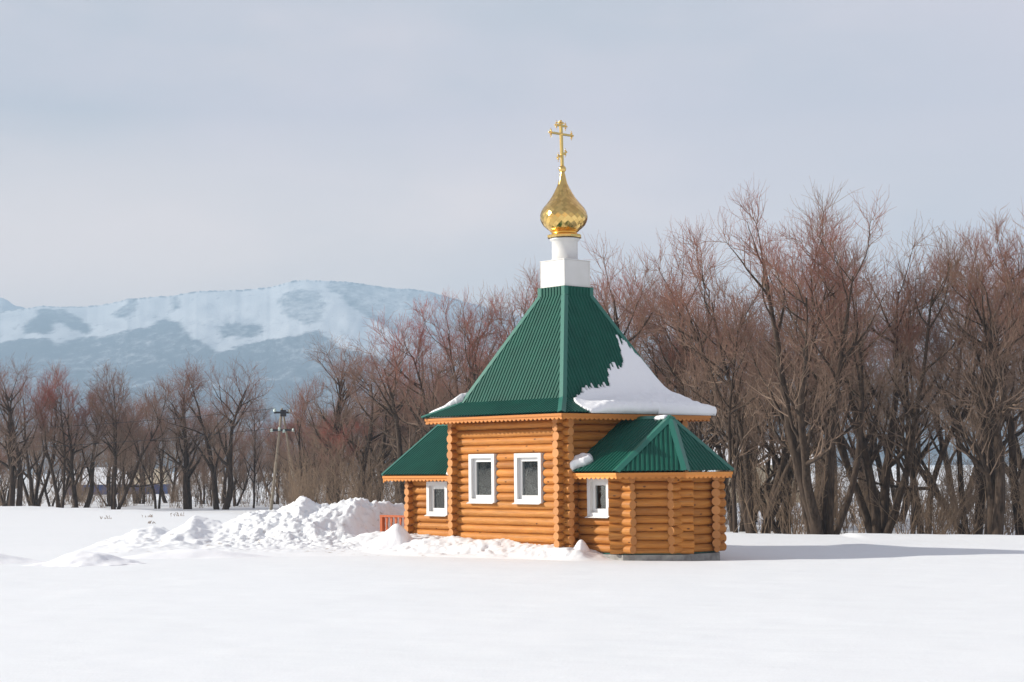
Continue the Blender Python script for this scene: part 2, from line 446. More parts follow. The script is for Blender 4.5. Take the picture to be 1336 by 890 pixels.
def mound_fn(cx, cy, rx, ry, H, rot=0, seed=0, rough=.05, sharp=1.0):
    c, s = math.cos(rot), math.sin(rot)
    def f(X, Y):
        u = ((X - cx) * c + (Y - cy) * s) / rx; v = (-(X - cx) * s + (Y - cy) * c) / ry
        d = np.sqrt(u * u + v * v) + .22 * fbm(X * 1.5 / max(rx, .4), Y * 1.5 / max(ry, .4), 3, seed)
        h = H * (1 - sstep(0, 1, d)) ** sharp
        h = np.where(d < 1.02, h, -.1)
        return h + rough * H * fbm(X * 4, Y * 4, 3, seed + 5) * (d < .95) - .01 - .05 * (d > .97)
    return f
mx, my = X_at(108, 32.2), 32.2
tag(heightpatch('snow_mound', mx - 2.2, mx + 2.2, my - 1.6, my + 1.6, .04, mound_fn(mx, my, 1.25, .75, .24, .1, 4, .16, 1.4), ROOFSNOW),
    'low rounded heap of smooth snow at the left, in front of the big bank', 'snow heap')
mx, my = X_at(-25, 32.9), 32.9
tag(heightpatch('snow_mound', mx - 2.4, mx + 2.4, my - 1.2, my + 1.2, .05, mound_fn(mx, my, 1.5, .6, .2, 0, 9), ROOFSNOW),
    'long flat heap of snow at the far left edge of the field', 'snow heap')
mx, my = X_at(250, 34.0), 34.0
tag(heightpatch('snow_mound', mx - 2.4, mx + 2.4, my - 1, my + 1, .04, mound_fn(mx, my, 1.9, .5, .17, .05, 14), ROOFSNOW),
    'low soft ridge of snow along the foot of the big bank', 'snow heap')
mx, my = X_at(516, 35.5), 35.5
tag(heightpatch('snow_mound', mx - 1.1, mx + 1.1, my - 1, my + 1.2, .03, mound_fn(mx, my, .72, .62, .60, .3, 17, .05, 1.15), ROOFSNOW),
    'small pointed heap of snow in front of the porch railing', 'snow heap')
mx, my = to_world(1.95, -1.50)
tag(heightpatch('snow_mound', mx - .5, mx + .5, my - .5, my + .5, .02, mound_fn(mx, my, .27, .25, .36, 0, 23, .1, .9), ROOFSNOW),
    'knee-high lump of snow in the corner between main wall and apse', 'snow heap')
def apron(X, Y):
    a, b_ = to_loc(X, Y)
    d = -1.56 - b_
    f = sstep(0, 1, (np.interp(a, [-4, 0, 1.5, 2.6], [2.3, 1.5, .8, .6]) - d) / np.interp(a, [-4, 0, 1.5, 2.6], [2.2, 1.4, .7, .5])) * sstep(-4.9, -4.2, a) * sstep(2.75, 1.75, a)
    base = np.interp(a, [-4, -1.5, 0, 1.5, 2.6], [.36, .34, .30, .24, .2]) + .0 * a
    h = base * f
    rough = sstep(.02, .12, h)
    h = h + rough * (.09 * fbm(X * 1.6, Y * 2.2, 4, 51) + .022 * chunks(X, Y, .2, 55) + .018 * chunks(X, Y, .09, 58))
    inb = (d > -1.2) & (f > .01)
    return np.where(inb, h, -.1) - .015
xa, ya = to_world(0, -2.2)
tr = heightpatch('trampled_snow', -4.5, 4.4, 31, 38, .035, apron, BANK)
tag(tr, 'band of trampled snow along the foot of the sunlit chapel wall', 'snow', kind='structure')

# ------------------------------------------------------------------ chapel
CH = empty('log_chapel', (CX, CY, 0), R(-PSI))
tag(CH, 'small orange log chapel with green tent roof, gold onion dome and cross', 'chapel')
H_, E_, RO, HB = 1.564, 2.02, 2.08, 1.207
PROT = .205

def courses(z0, z1, seed, half=False):
    r = random.Random(seed); out = []; z = z0
    if half: out.append((z + .045, .055)); z += .085
    while z < z1:
        d = r.choice([.15, .155, .158, .16, .17, .142]); out.append((z + d / 2, d / 2 * 1.015)); z += d
    return out
def log_wall(name, p0, p1, e0, e1, cs, openings=(), seed=0, parent=CH, ztop=None):
    r = random.Random(seed); b = MB()
    p0 = Vector(p0); p1 = Vector(p1); t = (p1 - p0).normalized(); L = (p1 - p0).length
    nrm = Vector((t.y, -t.x))
    for z, rad in cs:
        if ztop and z > ztop: continue
        s0 = -e0 + r.uniform(-.012, .012) if e0 > 0 else -e0
        s1 = L + e1 + (r.uniform(-.012, .012) if e1 > 0 else 0)
        rnd = min(1, max(0, r.gauss(.5, .2))) if r.random() > .08 else 1.0
        off = r.uniform(0, 40); spans = [(s0, s1, 0, 0)]
        for (a0, a1, zz0, zz1) in openings:
            if zz0 + .02 < z < zz1 - .02:
                new = []
                for (x0, x1, f0, f1) in spans:
                    if x1 <= a0 or x0 >= a1: new.append((x0, x1, f0, f1)); continue
                    if x0 < a0: new.append((x0, a0, f0, 1))
                    if x1 > a1: new.append((a1, x1, 1, f1))
                spans = new
        for (x0, x1, f0, f1) in spans:
            n = max(3, int((x1 - x0) / .22)); ss = [x0 + (x1 - x0) * i / n for i in range(n + 1)]
            rr = [rad * (1 + r.uniform(-.03, .03)) for _ in ss]
            if f0: ss = [x0, x0 + .012, x0 + .045] + ss[1:]; rr = [rad * .62, rad * .86, rad] + rr[1:]
            if f1: ss = ss[:-1] + [x1 - .045, x1 - .012, x1]; rr = rr[:-1] + [rad, rad * .86, rad * .62]
            wob = [r.uniform(-.004, .004) for _ in ss]
            pts = [(*(p0 + t * s + nrm * wq), z + wq * .5) for s, wq in zip(ss, wob)]
            b.tube(pts, rr, 14, 0, True, True, 1, off + x0, rnd)
    return b.build(name, [LOG, END], parent)

cA = courses(.10, 2.52, 1); cB = courses(.10, 2.52, 2, True)
winL = [(-1.097, -.32, 1.005, 1.965), (.275, 1.041, 1.005, 1.965)]
log_wall('log_wall', (-H_, -H_), (H_, -H_), PROT, PROT, cA, [(a0 + H_ - .005, a1 + H_ + .005, z0, z1) for a0, a1, z0, z1 in winL], 11)
log_wall('log_wall', (H_, -H_), (H_, H_), PROT, PROT, cB, (), 12)
log_wall('log_wall', (H_, H_), (-H_, H_), PROT, PROT, cA, (), 13)
log_wall('log_wall', (-H_, H_), (-H_, -H_), PROT, PROT, cB, (), 14)
# apse: half octagon
cC = courses(.10, 1.50, 3); cD = courses(.10, 1.50, 4, True)
AE = 3.5; s2 = .5
PA, PB, PC, PD = (AE - .707, -HB), (AE, -s2), (AE, s2), (AE - .707, HB)
winA = (1.93, 2.52, .76, 1.50)
log_wall('log_wall', (H_ + .09, -HB), PA, 0, PROT + .03, cC, [(winA[0] - H_ - .095, winA[1] - H_ - .085, winA[2], winA[3])], 21)
log_wall('log_wall', PA, PB, PROT + .07, PROT + .07, cD, (), 22)
log_wall('log_wall', PB, PC, PROT, PROT, cC, (), 23)
log_wall('log_wall', PC, PD, PROT + .07, PROT + .07, cD, (), 24)
log_wall('log_wall', PD, (H_ + .09, HB), PROT + .03, 0, cC, (), 25)
# annex with the porch
XE = -3.46
cE = courses(.10, 1.46, 5); cF = courses(.10, 1.46, 6, True)
winX = (-2.90, -2.22, .72, 1.42)
log_wall('log_wall', (XE, -HB), (-H_ - .09, -HB), PROT, 0, cE, [(winX[0] - XE - .005, winX[1] - XE + .005, winX[2], winX[3])], 31)
log_wall('log_wall', (XE, HB), (XE, -HB), PROT, PROT, courses(.10, 2.4, 6, True)[:9] , (), 32)
log_wall('log_wall', (-H_ - .09, HB), (XE, HB), 0, PROT, cE, (), 33)
b = MB()                                   # gable boards over the annex end wall
b.prism([(XE - .05, -HB, 1.44), (XE - .05, HB, 1.44), (XE - .05, .05, 2.40), (XE - .05, -.05, 2.40)],
        [(XE + .03, -HB, 1.44), (XE + .03, HB, 1.44), (XE + .03, .05, 2.40), (XE + .03, -.05, 2.40)], 0)
b.build('gable_boarding', [TRIM], CH)

# foundation
b = MB(); b.box(-H_ + .02, H_ - .02, -H_ + .02, H_ - .02, -.5, .085)
b.box(XE + .02, -H_ + .0, -HB + .03, HB - .03, -.5, .082)
f0 = [(H_, -HB - .07), (PA[0] + .03, -HB - .07), (PB[0] + .07, PB[1] - .03), (PC[0] + .07, PC[1] + .03), (PD[0] + .03, HB + .07), (H_, HB + .07)]
b.prism([(x, y, -.5) for x, y in f0], [(x, y, .075) for x, y in f0])
b.build('foundation', CONC, CH)
b = MB()
f1 = [(H_ + .1, -HB - .03), (PA[0] + .01, -HB - .03), (PB[0] + .03, PB[1] - .01), (PC[0] + .03, PC[1] + .01), (PD[0] + .01, HB + .03), (H_ + .1, HB + .03)]
b.prism([(x, y, .086) for x, y in f1], [(x, y, .098) for x, y in f1])
b.prism([(-H_ - .08, -H_ - .08, .088), (H_ + .08, -H_ - .08, .088), (H_ + .08, H_ + .08, .088), (-H_ - .08, H_ + .08, .088)],
        [(-H_ - .08, -H_ - .08, .1), (H_ + .08, -H_ - .08, .1), (H_ + .08, H_ + .08, .1), (-H_ - .08, H_ + .08, .1)])
b.build('drip_flashing', GREENCAP, CH)

# windows ------------------------------------------------
def window(p0, t, s0, s1, z0, z1, curtain_seed):
    """p0 wall start, t wall direction; outward normal is to the right of t"""
    p0 = Vector(p0); t = Vector(t); n = Vector((t.y, -t.x))
    def P(s, o, z): q = p0 + t * s + n * o; return Vector((q.x, q.y, z))
    def bx(b, a0, a1, o0, o1, c0, c1):
        o = P(a0, o0, c0); b.obox(o, P(a1, o0, c0) - o, P(a0, o1, c0) - o, Vector((0, 0, c1 - c0)))
    def ring(b, a0, a1, c0, c1, w, o0, o1, wb=None):
        wb = wb or w
        bx(b, a0, a0 + w, o0, o1, c0, c1); bx(b, a1 - w, a1, o0, o1, c0, c1)
        bx(b, a0 + w, a1 - w, o0, o1, c1 - w, c1); bx(b, a0 + w, a1 - w, o0, o1, c0, c0 + wb)
    wi = MB(); ring(wi, s0, s1, z0, z1, .082, -.07, .108)
    W = wi.build('window', WHITE, CH)
    fr = MB(); ring(fr, s0 + .084, s1 - .084, z0 + .084, z1 - .084, .07, -.03, .042); fr.build('frame', WHITE, W)
    pn = MB(); bx(pn, s0 + .150, s1 - .150, .006, .014, z0 + .150, z1 - .150); pn.build('pane', GLASS, W)
    si = MB()
    q = [P(s0 - .01, .110, z0 + .012), P(s0 - .01, .110, z0 + .02), P(s0 - .01, .165, z0 - .004), P(s0 - .01, .165, z0 - .012)]
    q2 = [v + Vector((*(t * (s1 - s0 + .02)), 0)) for v in q]
    si.prism(q, q2); si.build('sill', WHITE, W)
    # room behind the glass
    rb = MB()
    bx(rb, s0 + .06, s1 - .06, -.52, -.50, z0, z1); bx(rb, s0 + .04, s0 + .06, -.5, -.075, z0, z1); bx(rb, s1 - .06, s1 - .04, -.5, -.075, z0, z1)
    bx(rb, s0 + .06, s1 - .06, -.5, -.075, z0 - .02, z0); bx(rb, s0 + .06, s1 - .06, -.5, -.075, z1, z1 + .02)
    rb.build('reveal_lining', ROOM, W)
    r = random.Random(curtain_seed); cb = MB(); nx, nz = 60, 96
    a0, a1, c0, c1 = s0 + .12, s1 - .12, z0 + .12, z1 - .12
    gr = {}
    for i in range(nx + 1):
        for j in range(nz + 1):
            u, v = i / nx, j / nz
            gr[i, j] = cb.add([P(a0 + (a1 - a0) * u, -.085 + .018 * math.sin(u * 38 + v * 5 + curtain_seed) + .008 * math.sin(v * 23 + u * 9), c0 + (c1 - c0) * v)])
    for i in range(nx):
        for j in range(nz):
            u, v = (i + .5) / nx - .5, (j + .5) / nz
            hw = .66 * (1 - abs(v - .52) / .36) + .012 * math.sin(v * 90 + curtain_seed) if curtain_seed < 3 else .30 + .25 * math.sin(v * 4)
            if curtain_seed == 2: u -= .10
            if abs(u) > hw: cb.face((gr[i, j], gr[i + 1, j], gr[i + 1, j + 1], gr[i, j + 1]), 0, True)
    cb.build('curtain', CURT, W)
window((-H_, -H_), (1, 0), winL[0][0] + H_, winL[0][1] + H_, winL[0][2], winL[0][3], 1)
window((-H_, -H_), (1, 0), winL[1][0] + H_, winL[1][1] + H_, winL[1][2], winL[1][3], 2)
window((-H_, -HB), (1, 0), winA[0] + H_, winA[1] + H_, winA[2], winA[3], 4)
window((-H_, -HB), (1, 0), winX[0] + H_, winX[1] + H_, winX[2], winX[3], 5)

# roofs ------------------------------------------------
PER, RIB = .088, .017
def rib_us(u0, u1):
    """profile break points of the trapezoid sheet across [u0,u1]"""
    out = [(u0, 0.0)]; k = math.ceil(u0 / PER) - 1
    while True:
        base = k * PER; done = False
        for f, h in ((0, 0), (.36, 0), (.48, RIB), (.88, RIB), (1.0, 0)):
            u = base + f * PER
            if u <= u0 + 1e-4: continue
            if u >= u1 - 1e-4: done = True; break
            if abs(u - out[-1][0]) > 1e-5: out.append((u, h))
        if done: break
        k += 1
    out.append((u1, 0.0)); return out
def sheet(b, u0, u1, P, vmaxs):
    """P(u, v, h) -> point; vmaxs(u) -> list of v stations from the eave upwards (last = top)"""
    us = rib_us(u0, u1); prev = None
    for u, h in us:
        vs = vmaxs(u); pts = [P(u, v, h) for v in vs]
        col = [b.add([p]) for p in pts]
        if prev:
            for i in range(len(col) - 1):
                q = [prev[i], col[i], col[i + 1], prev[i + 1]]
                vv = [Vector(b.v[k]) for k in q]; keep = []
                for k, p in zip(q, vv):
                    if all((p - Vector(b.v[o])).length > 1e-4 for o in keep): keep.append(k)
                if len(keep) > 2: b.face(keep)
        prev = col
def cap_strip(b, pts, n1, n2, wdt=.085, lift=.022, th=.006):
    """flashing folded over a hip or ridge through pts (n1,n2: normals of the planes beside it, one pair per segment)"""
    for i in range(len(pts) - 1):
        p, q = Vector(pts[i]), Vector(pts[i + 1]); d = (q - p).normalized()
        a, c = Vector(n1[i]).normalized(), Vector(n2[i]).normalized()
        wa = a.cross(d).normalized(); wc = c.cross(d).normalized()
        m = (a + c).normalized()
        if wa.dot(c) > 0: wa = -wa
        if wc.dot(a) > 0: wc = -wc
        def sect(o):
            return [o + wa * wdt + a * lift, o + m * (lift + .012), o + wc * wdt + c * lift,
                    o + wc * wdt + c * (lift - th), o + m * (lift + .012 - th * 1.5), o + wa * wdt + a * (lift - th)]
        b.prism(sect(p), sect(q))
ZE, ZK, RK, ZT, RT, ZC = 2.712, 3.0, 1.5, 5.125, .375, 5.30
def zroof(r):
    if r > RK: return ZE + (RO - r) / (RO - RK) * (ZK - ZE)
    return ZK + (RK - r) / (RK - RT) * (ZT - ZK)
rots = [(1, 0, 0, 1), (0, -1, 1, 0), (-1, 0, 0, -1), (0, 1, -1, 0)]
roof = MB()
nsk = Vector((ZK - ZE, RO - RK)).normalized(); nup = Vector((ZT - ZK, RK - RT)).normalized()   # (outward, up)
for (m00, m01, m10, m11) in rots:
    def PP(u, v, h):
        r = v
        o, up = (nsk if r > RK + .001 else nup)
        if r > RT + .0005 or True: rr = r + o * h; zz = zroof(r) + up * h
        x, y = rr, u
        return (m00 * x + m01 * y, m10 * x + m11 * y, zz)
    def VS(u):
        au = abs(u); return [RO, max(RK, au), max(RT, au)]
    sheet(roof, -RO, RO, PP, VS)
    def PC_(u, v, h): return (m00 * (RT + h) + m01 * u, m10 * (RT + h) + m11 * u, v)
    sheet(roof, -RT, RT, PC_, lambda u: [ZT - .01, ZC])
RF = roof.build('tent_roof', GREEN, CH)
cap = MB()
for (m00, m01, m10, m11) in rots:
    def T(x, y, z): return Vector((m00 * x + m01 * y, m10 * x + m11 * y, z))
    pts = [T(RO, -RO, ZE), T(RK, -RK, ZK), T(RT, -RT, ZT), T(RT, -RT, ZC)]
    n1 = [T(nsk[0], 0, nsk[1]), T(nup[0], 0, nup[1]), T(1, 0, 0)]
    n2 = [T(0, -nsk[0], nsk[1]), T(0, -nup[0], nup[1]), T(0, -1, 0)]
    cap_strip(cap, pts, n1, n2, .075)
cap.build('hip_flashing', GREENCAP, RF)
sof = MB()
for (m00, m01, m10, m11) in rots:
    def T(x, y, z): return (m00 * x + m01 * y, m10 * x + m11 * y, z)
    i0 = H_ - .02; o0 = E_ - .03; nn = 4
    for k in range(nn):
        a, c = i0 + (o0 - i0) * k / nn, i0 + (o0 - i0) * (k + 1) / nn - .006
        sof.prism([T(a, -a, 2.63), T(c, -c, 2.63), T(c, c, 2.63), T(a, a, 2.63)], [T(a, -a, 2.655), T(c, -c, 2.655), T(c, c, 2.655), T(a, a, 2.655)], 0, random.random())
sof.build('soffit', LOG, RF)

def fascia(b, p, q, z0, z1, off=(0, 0), pitch=.12, th=.024, ends=(0, 0)):
    """board from p to q (2D) with a scalloped lower edge and a raised upper moulding; outward to the right of p->q"""
    p = Vector(p); q = Vector(q); t = (q - p).normalized(); L = (q - p).length; n = Vector((t.y, -t.x))
    k = max(8, int(L / .0125)); rnd = random.random(); prev = None
    def P(s, o, z): w_ = p + t * s + n * o; return (w_.x, w_.y, z)
    for i in range(k + 1):
        s = L * i / k; zb = z0 + +.042 * (1 - abs(math.sin(math.pi * s / pitch)))
        uvs = [(s + rnd * 9, 0), (s + rnd * 9, .12)]
        c = b.add([P(s, 0, zb), P(s, 0, z1), P(s, -th, z1), P(s, -th, zb)])
        if prev is not None:
            u0 = rnd * 9 + s - L / k; u1 = rnd * 9 + s
            b.face((prev, c, c + 1, prev + 1), 0, False, [(u0, zb), (u1, zb), (u1, z1), (u0, z1)], rnd)
            for a in (1, 2, 3): b.face((prev + a, c + a, c + (a + 1) % 4, prev + (a + 1) % 4), 0, False, None, rnd)
        else: b.face((c + 3, c + 2, c + 1, c), 0, False, None, rnd)
        prev = c
    b.face((prev, prev + 1, prev + 2, prev + 3), 0, False, None, rnd)
    o = Vector(P(-.012, .001, z1 - .05)); b.obox(o, Vector(P(L + .012, .001, z1 - .05)) - o, Vector((n.x * .016, n.y * .016, 0)), (0, 0, .05), 0, rnd)
fa = MB()
cs_ = [(-E_, -E_), (E_, -E_), (E_, E_), (-E_, E_)]
for i in range(4): fascia(fa, cs_[i], cs_[(i + 1) % 4], 2.575, 2.69)
fa.build('fascia', TRIM, RF)

# apse roof
AO = .34; ZAE, ZAR, APX = 1.605, 2.62, 2.87
ap = MB()
oA = (AE - .707 + AO * .414, -HB - AO); oB = (AE + AO, -s2 - AO * .414); oC = (AE + AO, s2 + AO * .414); oD = (oA[0], HB + AO)
apex = Vector((APX, 0, ZAR)); ri = Vector((H_ - .1, 0, ZAR))
def planar_sheet(b, pts, eave):
    """corrugated sheet filling the convex polygon pts (3D); eave = (p,q) the eave edge, ribs run up the slope"""
    p, q = Vector(eave[0]), Vector(eave[1]); t = (q - p).normalized()
    c = sum((Vector(x) for x in pts), Vector()) / len(pts)
    n = (Vector(pts[1]) - Vector(pts[0])).cross(Vector(pts[2]) - Vector(pts[0])).normalized()
    if n.z < 0: n = -n
    v = n.cross(t);  v = v if v.z > 0 else -v
    P2 = [((Vector(x) - p).dot(t), (Vector(x) - p).dot(v)) for x in pts]
    u0 = min(a for a, _ in P2); u1 = max(a for a, _ in P2)
    def rng(u):
        ys = []
        for i in range(len(P2)):
            (a0, b0), (a1, b1) = P2[i], P2[(i + 1) % len(P2)]
            if min(a0, a1) - 1e-6 <= u <= max(a0, a1) + 1e-6:
                if abs(a1 - a0) < 1e-6: ys += [b0, b1]
                else: ys.append(b0 + (b1 - b0) * (u - a0) / (a1 - a0))
        return (min(ys), max(ys))
    sheet(b, u0 + 1e-5, u1 - 1e-5, lambda u, w_, h: p + t * u + v * w_ + n * h, lambda u: list(rng(u)))
    return n
e3 = lambda o: Vector((o[0], o[1], ZAE))
wA = Vector((H_ + .02, -HB - AO, ZAE)); wD = Vector((H_ + .02, HB + AO, ZAE))
nL = planar_sheet(ap, [wA, e3(oA), apex, Vector((H_ + .02, 0, ZAR))], (wA, e3(oA)))
nA = planar_sheet(ap, [e3(oA), e3(oB), apex], (e3(oA), e3(oB)))
nB = planar_sheet(ap, [e3(oB), e3(oC), apex], (e3(oB), e3(oC)))
nC = planar_sheet(ap, [e3(oC), e3(oD), apex], (e3(oC), e3(oD)))
nR = planar_sheet(ap, [e3(oD), wD, Vector((H_ + .02, 0, ZAR)), apex], (e3(oD), wD))
AP = ap.build('apse_roof', GREEN, CH)
cp_ = MB()
for e, a, c in ((oA, nL, nA), (oB, nA, nB), (oC, nB, nC), (oD, nC, nR)): cap_strip(cp_, [e3(e), apex], [a], [c], .085)
cap_strip(cp_, [Vector((H_ + .03, 0, ZAR)), apex], [nL], [nR], .085)
cp_.build('ridge_flashing', GREENCAP, AP)
fa = MB(); k_ = .03
def inset(o, d=k_):
    c = Vector((2.3, 0)); v = Vector(o) - c; return tuple(c + v * (1 - d / v.length))
seq = [(H_ + .1, -HB - AO + .025), inset(oA), inset(oB), inset(oC), inset(oD), (H_ + .1, HB + AO - .025)]
for i in range(5): fascia(fa, seq[i], seq[i + 1], 1.465, 1.578)
fa.build('fascia', TRIM, AP)
sof = MB(); ctr = [(H_ + .1, -HB + .0), (AE - .72, -HB), (AE, -s2), (AE, s2), (AE - .72, HB), (H_ + .1, HB)]
for i in range(5):
    a, c = ctr[i], ctr[i + 1]; d, e = seq[i + 1], seq[i]
    sof.prism([(a[0], a[1], 1.53), (e[0], e[1], 1.53), (d[0], d[1], 1.53), (c[0], c[1], 1.53)], [(a[0], a[1], 1.55), (e[0], e[1], 1.55), (d[0], d[1], 1.55), (c[0], c[1], 1.55)], 0, .4 + .1 * i)
sof.build('soffit', LOG, AP)

# annex roof (gable, long overhang over the porch)
an = MB(); XO = -4.11; ZN = 1.565; RZ = 2.645; EO = HB + .36
q0, q1 = Vector((XO, -EO, ZN)), Vector((-H_ - .02, -EO, ZN)); r0, r1 = Vector((XO, 0, RZ)), Vector((-H_ - .02, 0, RZ))
nS = planar_sheet(an, [q0, q1, r1, r0], (q0, q1))
b0, b1 = Vector((XO, EO, ZN)), Vector((-H_ - .02, EO, ZN))
nN = planar_sheet(an, [b1, b0, r0, r1], (b1, b0))
AN = an.build('annex_roof', GREEN, CH)
cp_ = MB(); cap_strip(cp_, [r0, r1], [nS], [nN], .085)
for e0_, e1_, n_ in ((q0, r0, nS), (b0, r0, nN)):
    d = (e1_ - e0_).normalized(); s = Vector((1, 0, 0)) * .07
    cp_.prism([e0_ + n_ * .022 + s, e0_ + n_ * .022, e0_ - n_ * .05, e0_ - n_ * .05 + s * .08], [e1_ + n_ * .022 + s, e1_ + n_ * .022, e1_ - n_ * .05, e1_ - n_ * .05 + s * .08])
cp_.build('ridge_flashing', GREENCAP, AN)
fa = MB()
fascia(fa, (XO + .03, -EO + .025), (-H_ - .1, -EO + .025), 1.425, 1.54)
fascia(fa, (-H_ - .1, EO - .025), (XO + .03, EO - .025), 1.425, 1.54)
for sgn in (-1, 1):                       # barge boards on the gable end
    o = Vector((XO + .03, sgn * (EO - .02), 1.40)); d = Vector((0, -sgn * (EO - .03), RZ - ZN))
    fa.obox(o, d, (.025, 0, 0), (0, 0, .13), 0, .5)
fa.build('fascia', TRIM, AN)
sof = MB()
for k in range(6):
    for sgn in (-1, 1):
        y0, y1 = EO - .05 - k * .26, EO - .05 - (k + 1) * .26 + .006
        z0 = ZN + (EO - y0) / EO * (RZ - ZN) - .06; z1 = ZN + (EO - y1) / EO * (RZ - ZN) - .06
        ln = (-H_ - .1) if k == 0 else (XE - .06)
        sof.prism([(XO + .06, sgn * y0, z0 - .02), (ln, sgn * y0, z0 - .02), (ln, sgn * y1, z1 - .02), (XO + .06, sgn * y1, z1 - .02)],
                  [(XO + .06, sgn * y0, z0), (ln, sgn * y0, z0), (ln, sgn * y1, z1), (XO + .06, sgn * y1, z1)], 0, random.random())
sof.build('soffit', LOG, AN)

# porch railing and deck
dk = MB()
for k in range(9): dk.box(-4.72, XE - .26, -1.2 + k * .267, -1.2 + k * .267 + .26, .05, .09, 0, random.random())
dk.build('porch_deck', [TRIM], CH)
rl = MB(); ry = -1.13
rl.box(-4.70, XE - .10, ry - .045, ry + .045, .655, .70); rl.box(-4.66, XE - .12, ry - .025, ry + .025, .17, .21)
RA = rl.build('railing', RAIL, CH)
b = MB(); b.box(-4.70, -4.62, ry - .04, ry + .04, .0, .654); b.build('post', RAIL, RA)
for k in range(6):
    xk = -4.50 + k * .16; b = MB()
    prof = [(.036, .21), (.036, .25), (.016, .30), (.034, .42), (.016, .50), (.034, .58), (.034, .655)]
    for i in range(len(prof) - 1):
        (w0, z0), (w1, z1) = prof[i], prof[i + 1]
        b.prism([(xk - w0, ry - .012, z0), (xk + w0, ry - .012, z0), (xk + w0, ry + .012, z0), (xk - w0, ry + .012, z0)],
                [(xk - w1, ry - .012, z1), (xk + w1, ry - .012, z1), (xk + w1, ry + .012, z1), (xk - w1, ry + .012, z1)], 0, .5, False)
    b.build('baluster', RAIL, RA)

# spire ------------------------------------------------
LEAN = math.tan(R(1.15))
def lean(z): k = max(0, z - 6.0) * LEAN; return (-k * cp, -k * sp)      # the finial leans a little to the left
b = MB(); c_ = .352; b.box(-c_, c_, -c_, c_, 5.302, 5.832)
for sx, sy in ((1, -1), (1, 1), (-1, -1), (-1, 1)):        # folded corner trims
    b.box(sx * c_ - .004 if sx > 0 else -c_ - .006, sx * c_ + .006 if sx > 0 else -c_ + .004, (sy * c_ - .03) if sy > 0 else -c_ - .006, sy * c_ + .006 if sy > 0 else -c_ + .03, 5.304, 5.83)
b.box(-c_ - .012, c_ + .012, -c_ - .012, c_ + .012, 5.834, 5.848)
SB = b.build('spire_base', WPAINT, CH)
b = MB(); b.box(-c_ - .02, c_ + .02, -c_ - .02, c_ + .02, 5.285, 5.30); b.build('spire_flashing', GREENCAP, SB)
b = MB(); b.lathe([(.0, 5.849), (.285, 5.849), (.285, 5.875), (.262, 5.88), (.262, 6.24), (.275, 6.25), (.30, 6.275), (.305, 6.30), (0, 6.302)], lean(6.1), 40)
b.build('drum', WPAINT, CH)
# onion dome covered with diamond tiles
def zy(y): return 6.783 + (281 - y) * .01572
prof = [(.285, zy(301.5)), (.335, zy(299)), (.405, zy(295.3)), (.448, zy(291)), (.474, zy(287)), (.482, zy(283.5)), (.474, zy(279.5)), (.447, zy(275)), (.405, zy(271)),
        (.35, zy(267)), (.295, zy(262.6)), (.245, zy(258.5)), (.205, zy(254.5)), (.168, zy(250)), (.135, zy(246)), (.102, zy(241))]
pr = np.array(prof); arc = np.concatenate([[0], np.cumsum(np.hypot(np.diff(pr[:, 0]), np.diff(pr[:, 1])))])
def prof_at(s): return float(np.interp(s, arc, pr[:, 0])), float(np.interp(s, arc, pr[:, 1]))
dm = MB(); NS, NR = 22, 20; rr_ = random.Random(3)
rows = []
for i in range(NR + 1):
    r_, z_ = prof_at(arc[-1] * (i / NR)); o = (i % 2) * math.pi / NS; l = lean(z_)
    rows.append([(l[0] + r_ * math.cos(2 * math.pi * j / NS + o), l[1] + r_ * math.sin(2 * math.pi * j / NS + o), z_) for j in range(NS)])
for i in range(-1, NR):
    for j in range(NS):
        if i < 0: L_, T_, Rr = rows[0][j], rows[1][j], rows[0][(j + 1) % NS]; pts = [L_, Rr, T_]
        elif i + 2 <= NR:
            odd = i % 2
            B_ = rows[i][j]
            L_ = rows[i + 1][(j - 1 + odd) % NS]; Rr = rows[i + 1][(j + odd) % NS]; T_ = rows[i + 2][j]
            pts = [B_, Rr, T_, L_]
        else: B_ = rows[i][j]; odd = i % 2; pts = [B_, rows[i + 1][(j + odd) % NS], rows[i + 1][(j - 1 + odd) % NS]]
        c3 = sum((Vector(p_) for p_ in pts), Vector()) / len(pts)
        ax_ = Vector((*lean(c3.z), c3.z)); out = (c3 - ax_).normalized()
        # tile lapped: the lower tip stands a few millimetres proud, every tile sits a little differently
        pp = [Vector(p_) + out * ((.007 if k == 0 else (.0035 if k in (1, 3) else .001)) + rr_.uniform(-.0015, .0015)) for k, p_ in enumerate(pts)]
        dm.poly(pp, 0, None, rr_.random())
DM = dm.build('onion_dome', GOLD, CH)
b = MB(); l = lean(6.9)
b.lathe([(.30, zy(300.8)), (.29, zy(302)), (.262, zy(303)), (.262, zy(305.5)), (.30, zy(307))], lean(6.4), 36)
b.build('band', GOLDO, DM)
b = MB(); b.lathe([(.0, zy(306.8)), (.34, zy(306.8)), (.365, zy(307.6)), (.365, zy(310.2)), (.34, zy(310.8)), (.0, zy(310.8))], lean(6.33), 8, 0, False, R(22)); b.build('base_plate', GOLD, DM)
b = MB(); r1_, z1_ = .104, zy(241.3)
b.lathe([(.108, zy(242)), (.100, zy(240.5)), (.075, zy(234)), (.045, zy(225))], lean(7.55), 24); b.build('neck', GOLD, DM)
b = MB(); zb = zy(220.8); b.sphere((*lean(zb), zb), .078, 0, 20, 12); b.build('ball', GOLD, DM)
